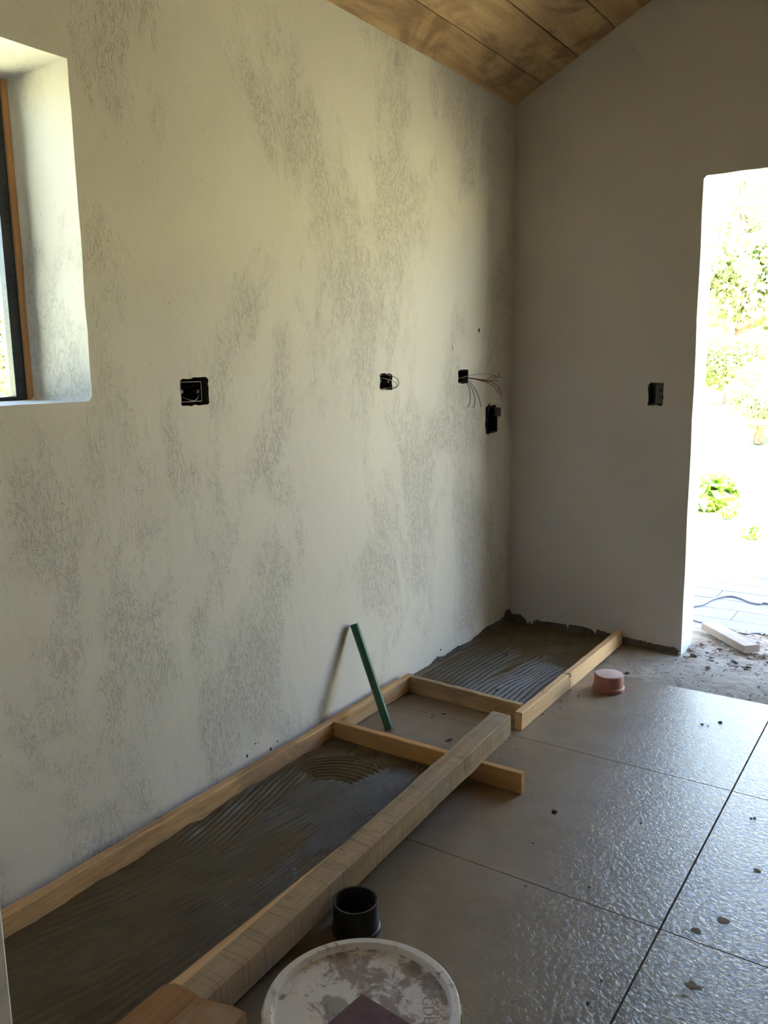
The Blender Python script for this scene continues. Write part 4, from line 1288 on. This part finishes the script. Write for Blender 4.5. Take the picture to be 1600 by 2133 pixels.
# ---- plants
def leaf_cloud(name, n, centres, leaf, seed, flat=1.0):
    g = np.random.default_rng(seed)
    C_ = np.array([c[:3] for c in centres]); R_ = np.array([c[3] for c in centres])
    w = R_ ** 2; w = w / w.sum()
    idx = g.choice(len(centres), n, p=w)
    d = g.normal(size=(n, 3)); d /= np.linalg.norm(d, axis=1)[:, None]
    rad = R_[idx] * (0.55 + 0.5 * g.random(n) ** 0.5)
    P = C_[idx] + d * rad[:, None] * np.array([1, 1, flat])
    nrm = d * 0.6 + g.normal(size=(n, 3)) * 0.7 + np.array([0, 0, 0.5])
    nrm /= np.linalg.norm(nrm, axis=1)[:, None]
    a = np.cross(nrm, g.normal(size=(n, 3))); a /= np.linalg.norm(a, axis=1)[:, None]
    b = np.cross(nrm, a)
    s = leaf * (0.7 + 0.6 * g.random(n))[:, None]
    V = np.stack([P - a * s, P + b * s * 0.45, P + a * s, P - b * s * 0.45], 1).reshape(-1, 3)
    F = np.arange(4 * n).reshape(n, 4)
    me = bpy.data.meshes.new(name)
    me.from_pydata(V.tolist(), [], F.tolist())
    return me
def tree_meshes(k, leaf, n):
    g = random.Random(100 + k)
    cs = []
    for i in range(13):
        a = g.uniform(0, 6.28); rr_ = g.uniform(0.1, 1.0)
        h = g.uniform(0.25, 1.0)
        r = g.uniform(0.28, 0.5)
        cs.append((rr_ * math.cos(a) * 0.62, rr_ * math.sin(a) * 0.62, 0.25 + h * 0.75, r * 0.62))
    return leaf_cloud('foliage', n, cs, leaf, 200 + k), [(0, 0, -0.5), (g.uniform(-0.05, 0.05), 0.02, 0.2), (g.uniform(-0.1, 0.1), g.uniform(-0.1, 0.1), 0.75)]
TREES = []
for k in range(4):
    fm, tk = tree_meshes(k, 0.034, 9000)
    fm.materials.append((M['leaf_a'], M['leaf_b'], M['leaf_c'], M['leaf_b'])[k])
    tm = tube_mesh('trunk', tk, 0.05, 7, True, [0.07, 0.05, 0.02])
    tm.materials.append(M['soil'])
    TREES.append((fm, tm))
def tree(x, y, size, k, label, group, hs=1.0, z=None):
    r = empty('tree', (x, y, gz(x, y) if z is None else z), random.uniform(0, 6))
    r.scale = (size, size, size * hs)
    tag(r, label, 'tree', group)
    for nm, me in zip(('foliage', 'trunk'), TREES[k]):
        o = bpy.data.objects.new(nm, me); col.objects.link(o); o.parent = r
        if nm == 'trunk': o.location = (0, 0, 0.48)
    return r
g = random.Random(12)
for i in range(18):
    row_, c_ = divmod(i, 3)
    y = 19.0 + 6.2 * row_ + g.uniform(-0.3, 0.3)
    x = 1.87 - 0.195 * y + (c_ - 1) * 6.4 + (3.2 if row_ % 2 else 0.0) + g.uniform(-0.3, 0.3)
    tree(x, y, g.uniform(2.4, 3.0), i % 4, ('leafy green tree on the slope beyond the lawn', 'pale olive tree on the slope beyond the lawn', 'deep green tree on the slope beyond the lawn', 'pale olive tree on the slope beyond the lawn')[i % 4],
         ('green slope trees', 'olive slope trees', 'deep green slope trees', 'olive slope trees')[i % 4], g.uniform(0.9, 1.3))
for i, (x, y, s) in enumerate(((-2.6, 12.7, 1.0), (-0.4, 12.9, 1.0), (1.8, 12.7, 1.0), (-4.8, 13.0, 1.05), (4.1, 13.1, 1.05), (-1.3, 15.1, 1.2), (1.4, 15.3, 1.2), (-7.8, 14, 1.6), (7.8, 15, 1.7), (-12.0, 15, 1.9))):
    tree(x, y, s, (0, 1, 0, 2, 1, 0, 2, 0, 1, 2)[i], ('low green bush along the far edge of the lawn', 'low pale olive bush along the far edge of the lawn', 'low deep green bush along the far edge of the lawn')[(0, 1, 0, 2, 1, 0, 2, 0, 1, 2)[i]], 'bushes along the lawn edge', 0.9)
# trees close outside the left window
for i, (x, y, s, k) in enumerate(((-6.8, 5.5, 1.25, 0), (-9.6, 7.6, 1.6, 2), (-10.4, 4.2, 1.5, 1), (-13.2, 9.6, 2.0, 0), (-9.8, -0.2, 1.8, 1), (-10.8, -5.0, 2.0, 0), (-16.5, 14.5, 2.3, 2))):
    tree(x, y, s, k, 'leafy tree seen through the deep left window', 'trees outside the left window', 1.15)
# shrubs in the doorway view
def shrub(px, size, label, leaf=0.06, n=260, seed=1):
    p = on_z(px[0], px[1], -0.09)
    cs = [(0, 0, 0.45, 0.5), (0.35, 0.1, 0.4, 0.42), (-0.35, -0.05, 0.35, 0.4), (0.1, 0.2, 0.7, 0.35)]
    me = leaf_cloud('shrub', n, cs, leaf / size, seed)
    o = link('shrub', me, M['grass'])
    o.location = (p.x, p.y, gz(p.x, p.y)); o.scale = (size,) * 3
    tag(o, label, 'shrub')
shrub((1478, 1058), 0.34, 'bright green shrub growing on the lawn by the door jamb', 0.11, 240, 3)
shrub((1518, 1078), 0.10, 'tiny weed on the pale lawn', 0.05, 60, 4)
shrub((1566, 1122), 0.14, 'small ragged weed on the lawn by the leaning sheet', 0.05, 60, 5)
def tuft(name, pxs, label):
    bm = bmesh.new(); gg = random.Random(8)
    for px in pxs:
        p = on_z(px[0], px[1], -0.06)
        for k in range(16):
            x, y = p.x + gg.uniform(-0.06, 0.06), p.y + gg.uniform(-0.03, 0.03)
            a = gg.uniform(0, 6.28); h = gg.uniform(0.05, 0.12); l = gg.uniform(0.01, 0.05)
            dx, dy = math.cos(a), math.sin(a)
            v = [bm.verts.new((x - dy * 0.003, y + dx * 0.003, -0.09)), bm.verts.new((x + dy * 0.003, y - dx * 0.003, -0.09)),
                 bm.verts.new((x + dx * l, y + dy * l, -0.09 + h))]
            bm.faces.new(v)
    me = bpy.data.meshes.new(name); bm.to_mesh(me); bm.free()
    tag(link(name, me, M['grass']), label, 'grass', kind='stuff')
tuft('grass_tuft', [(1562 + 6 * k, 1207 + 0.8 * k) for k in range(14)], 'green grass tufts along the galvanised bar at the patio edge')
tuft('grass_tuft', [(1462, 1178), (1470, 1206), (1500, 1200), (1519, 1202), (1452, 1200)], 'sparse grass blades at the patio edge by the jamb')
# low fence at the foot of the slope
fn = tag(empty('fence', (-0.5, 11.6, gz(-0.5, 11.6))), 'low post and rail fence at the foot of the slope', 'fence')
for k in range(7):
    x = -4.5 + 1.5 * k
    child_at('post', tube_mesh('post', [(x, 11.6, -0.15), (x + 0.02, 11.6, 0.75)], 0.05, 8), M['grey_wood'], fn)
for zz in (0.22, 0.55):
    child_at('rail', tube_mesh('rail', [(-4.7, 11.55, zz), (4.7, 11.55, zz + 0.03)], 0.03, 7), M['grey_wood'], fn)
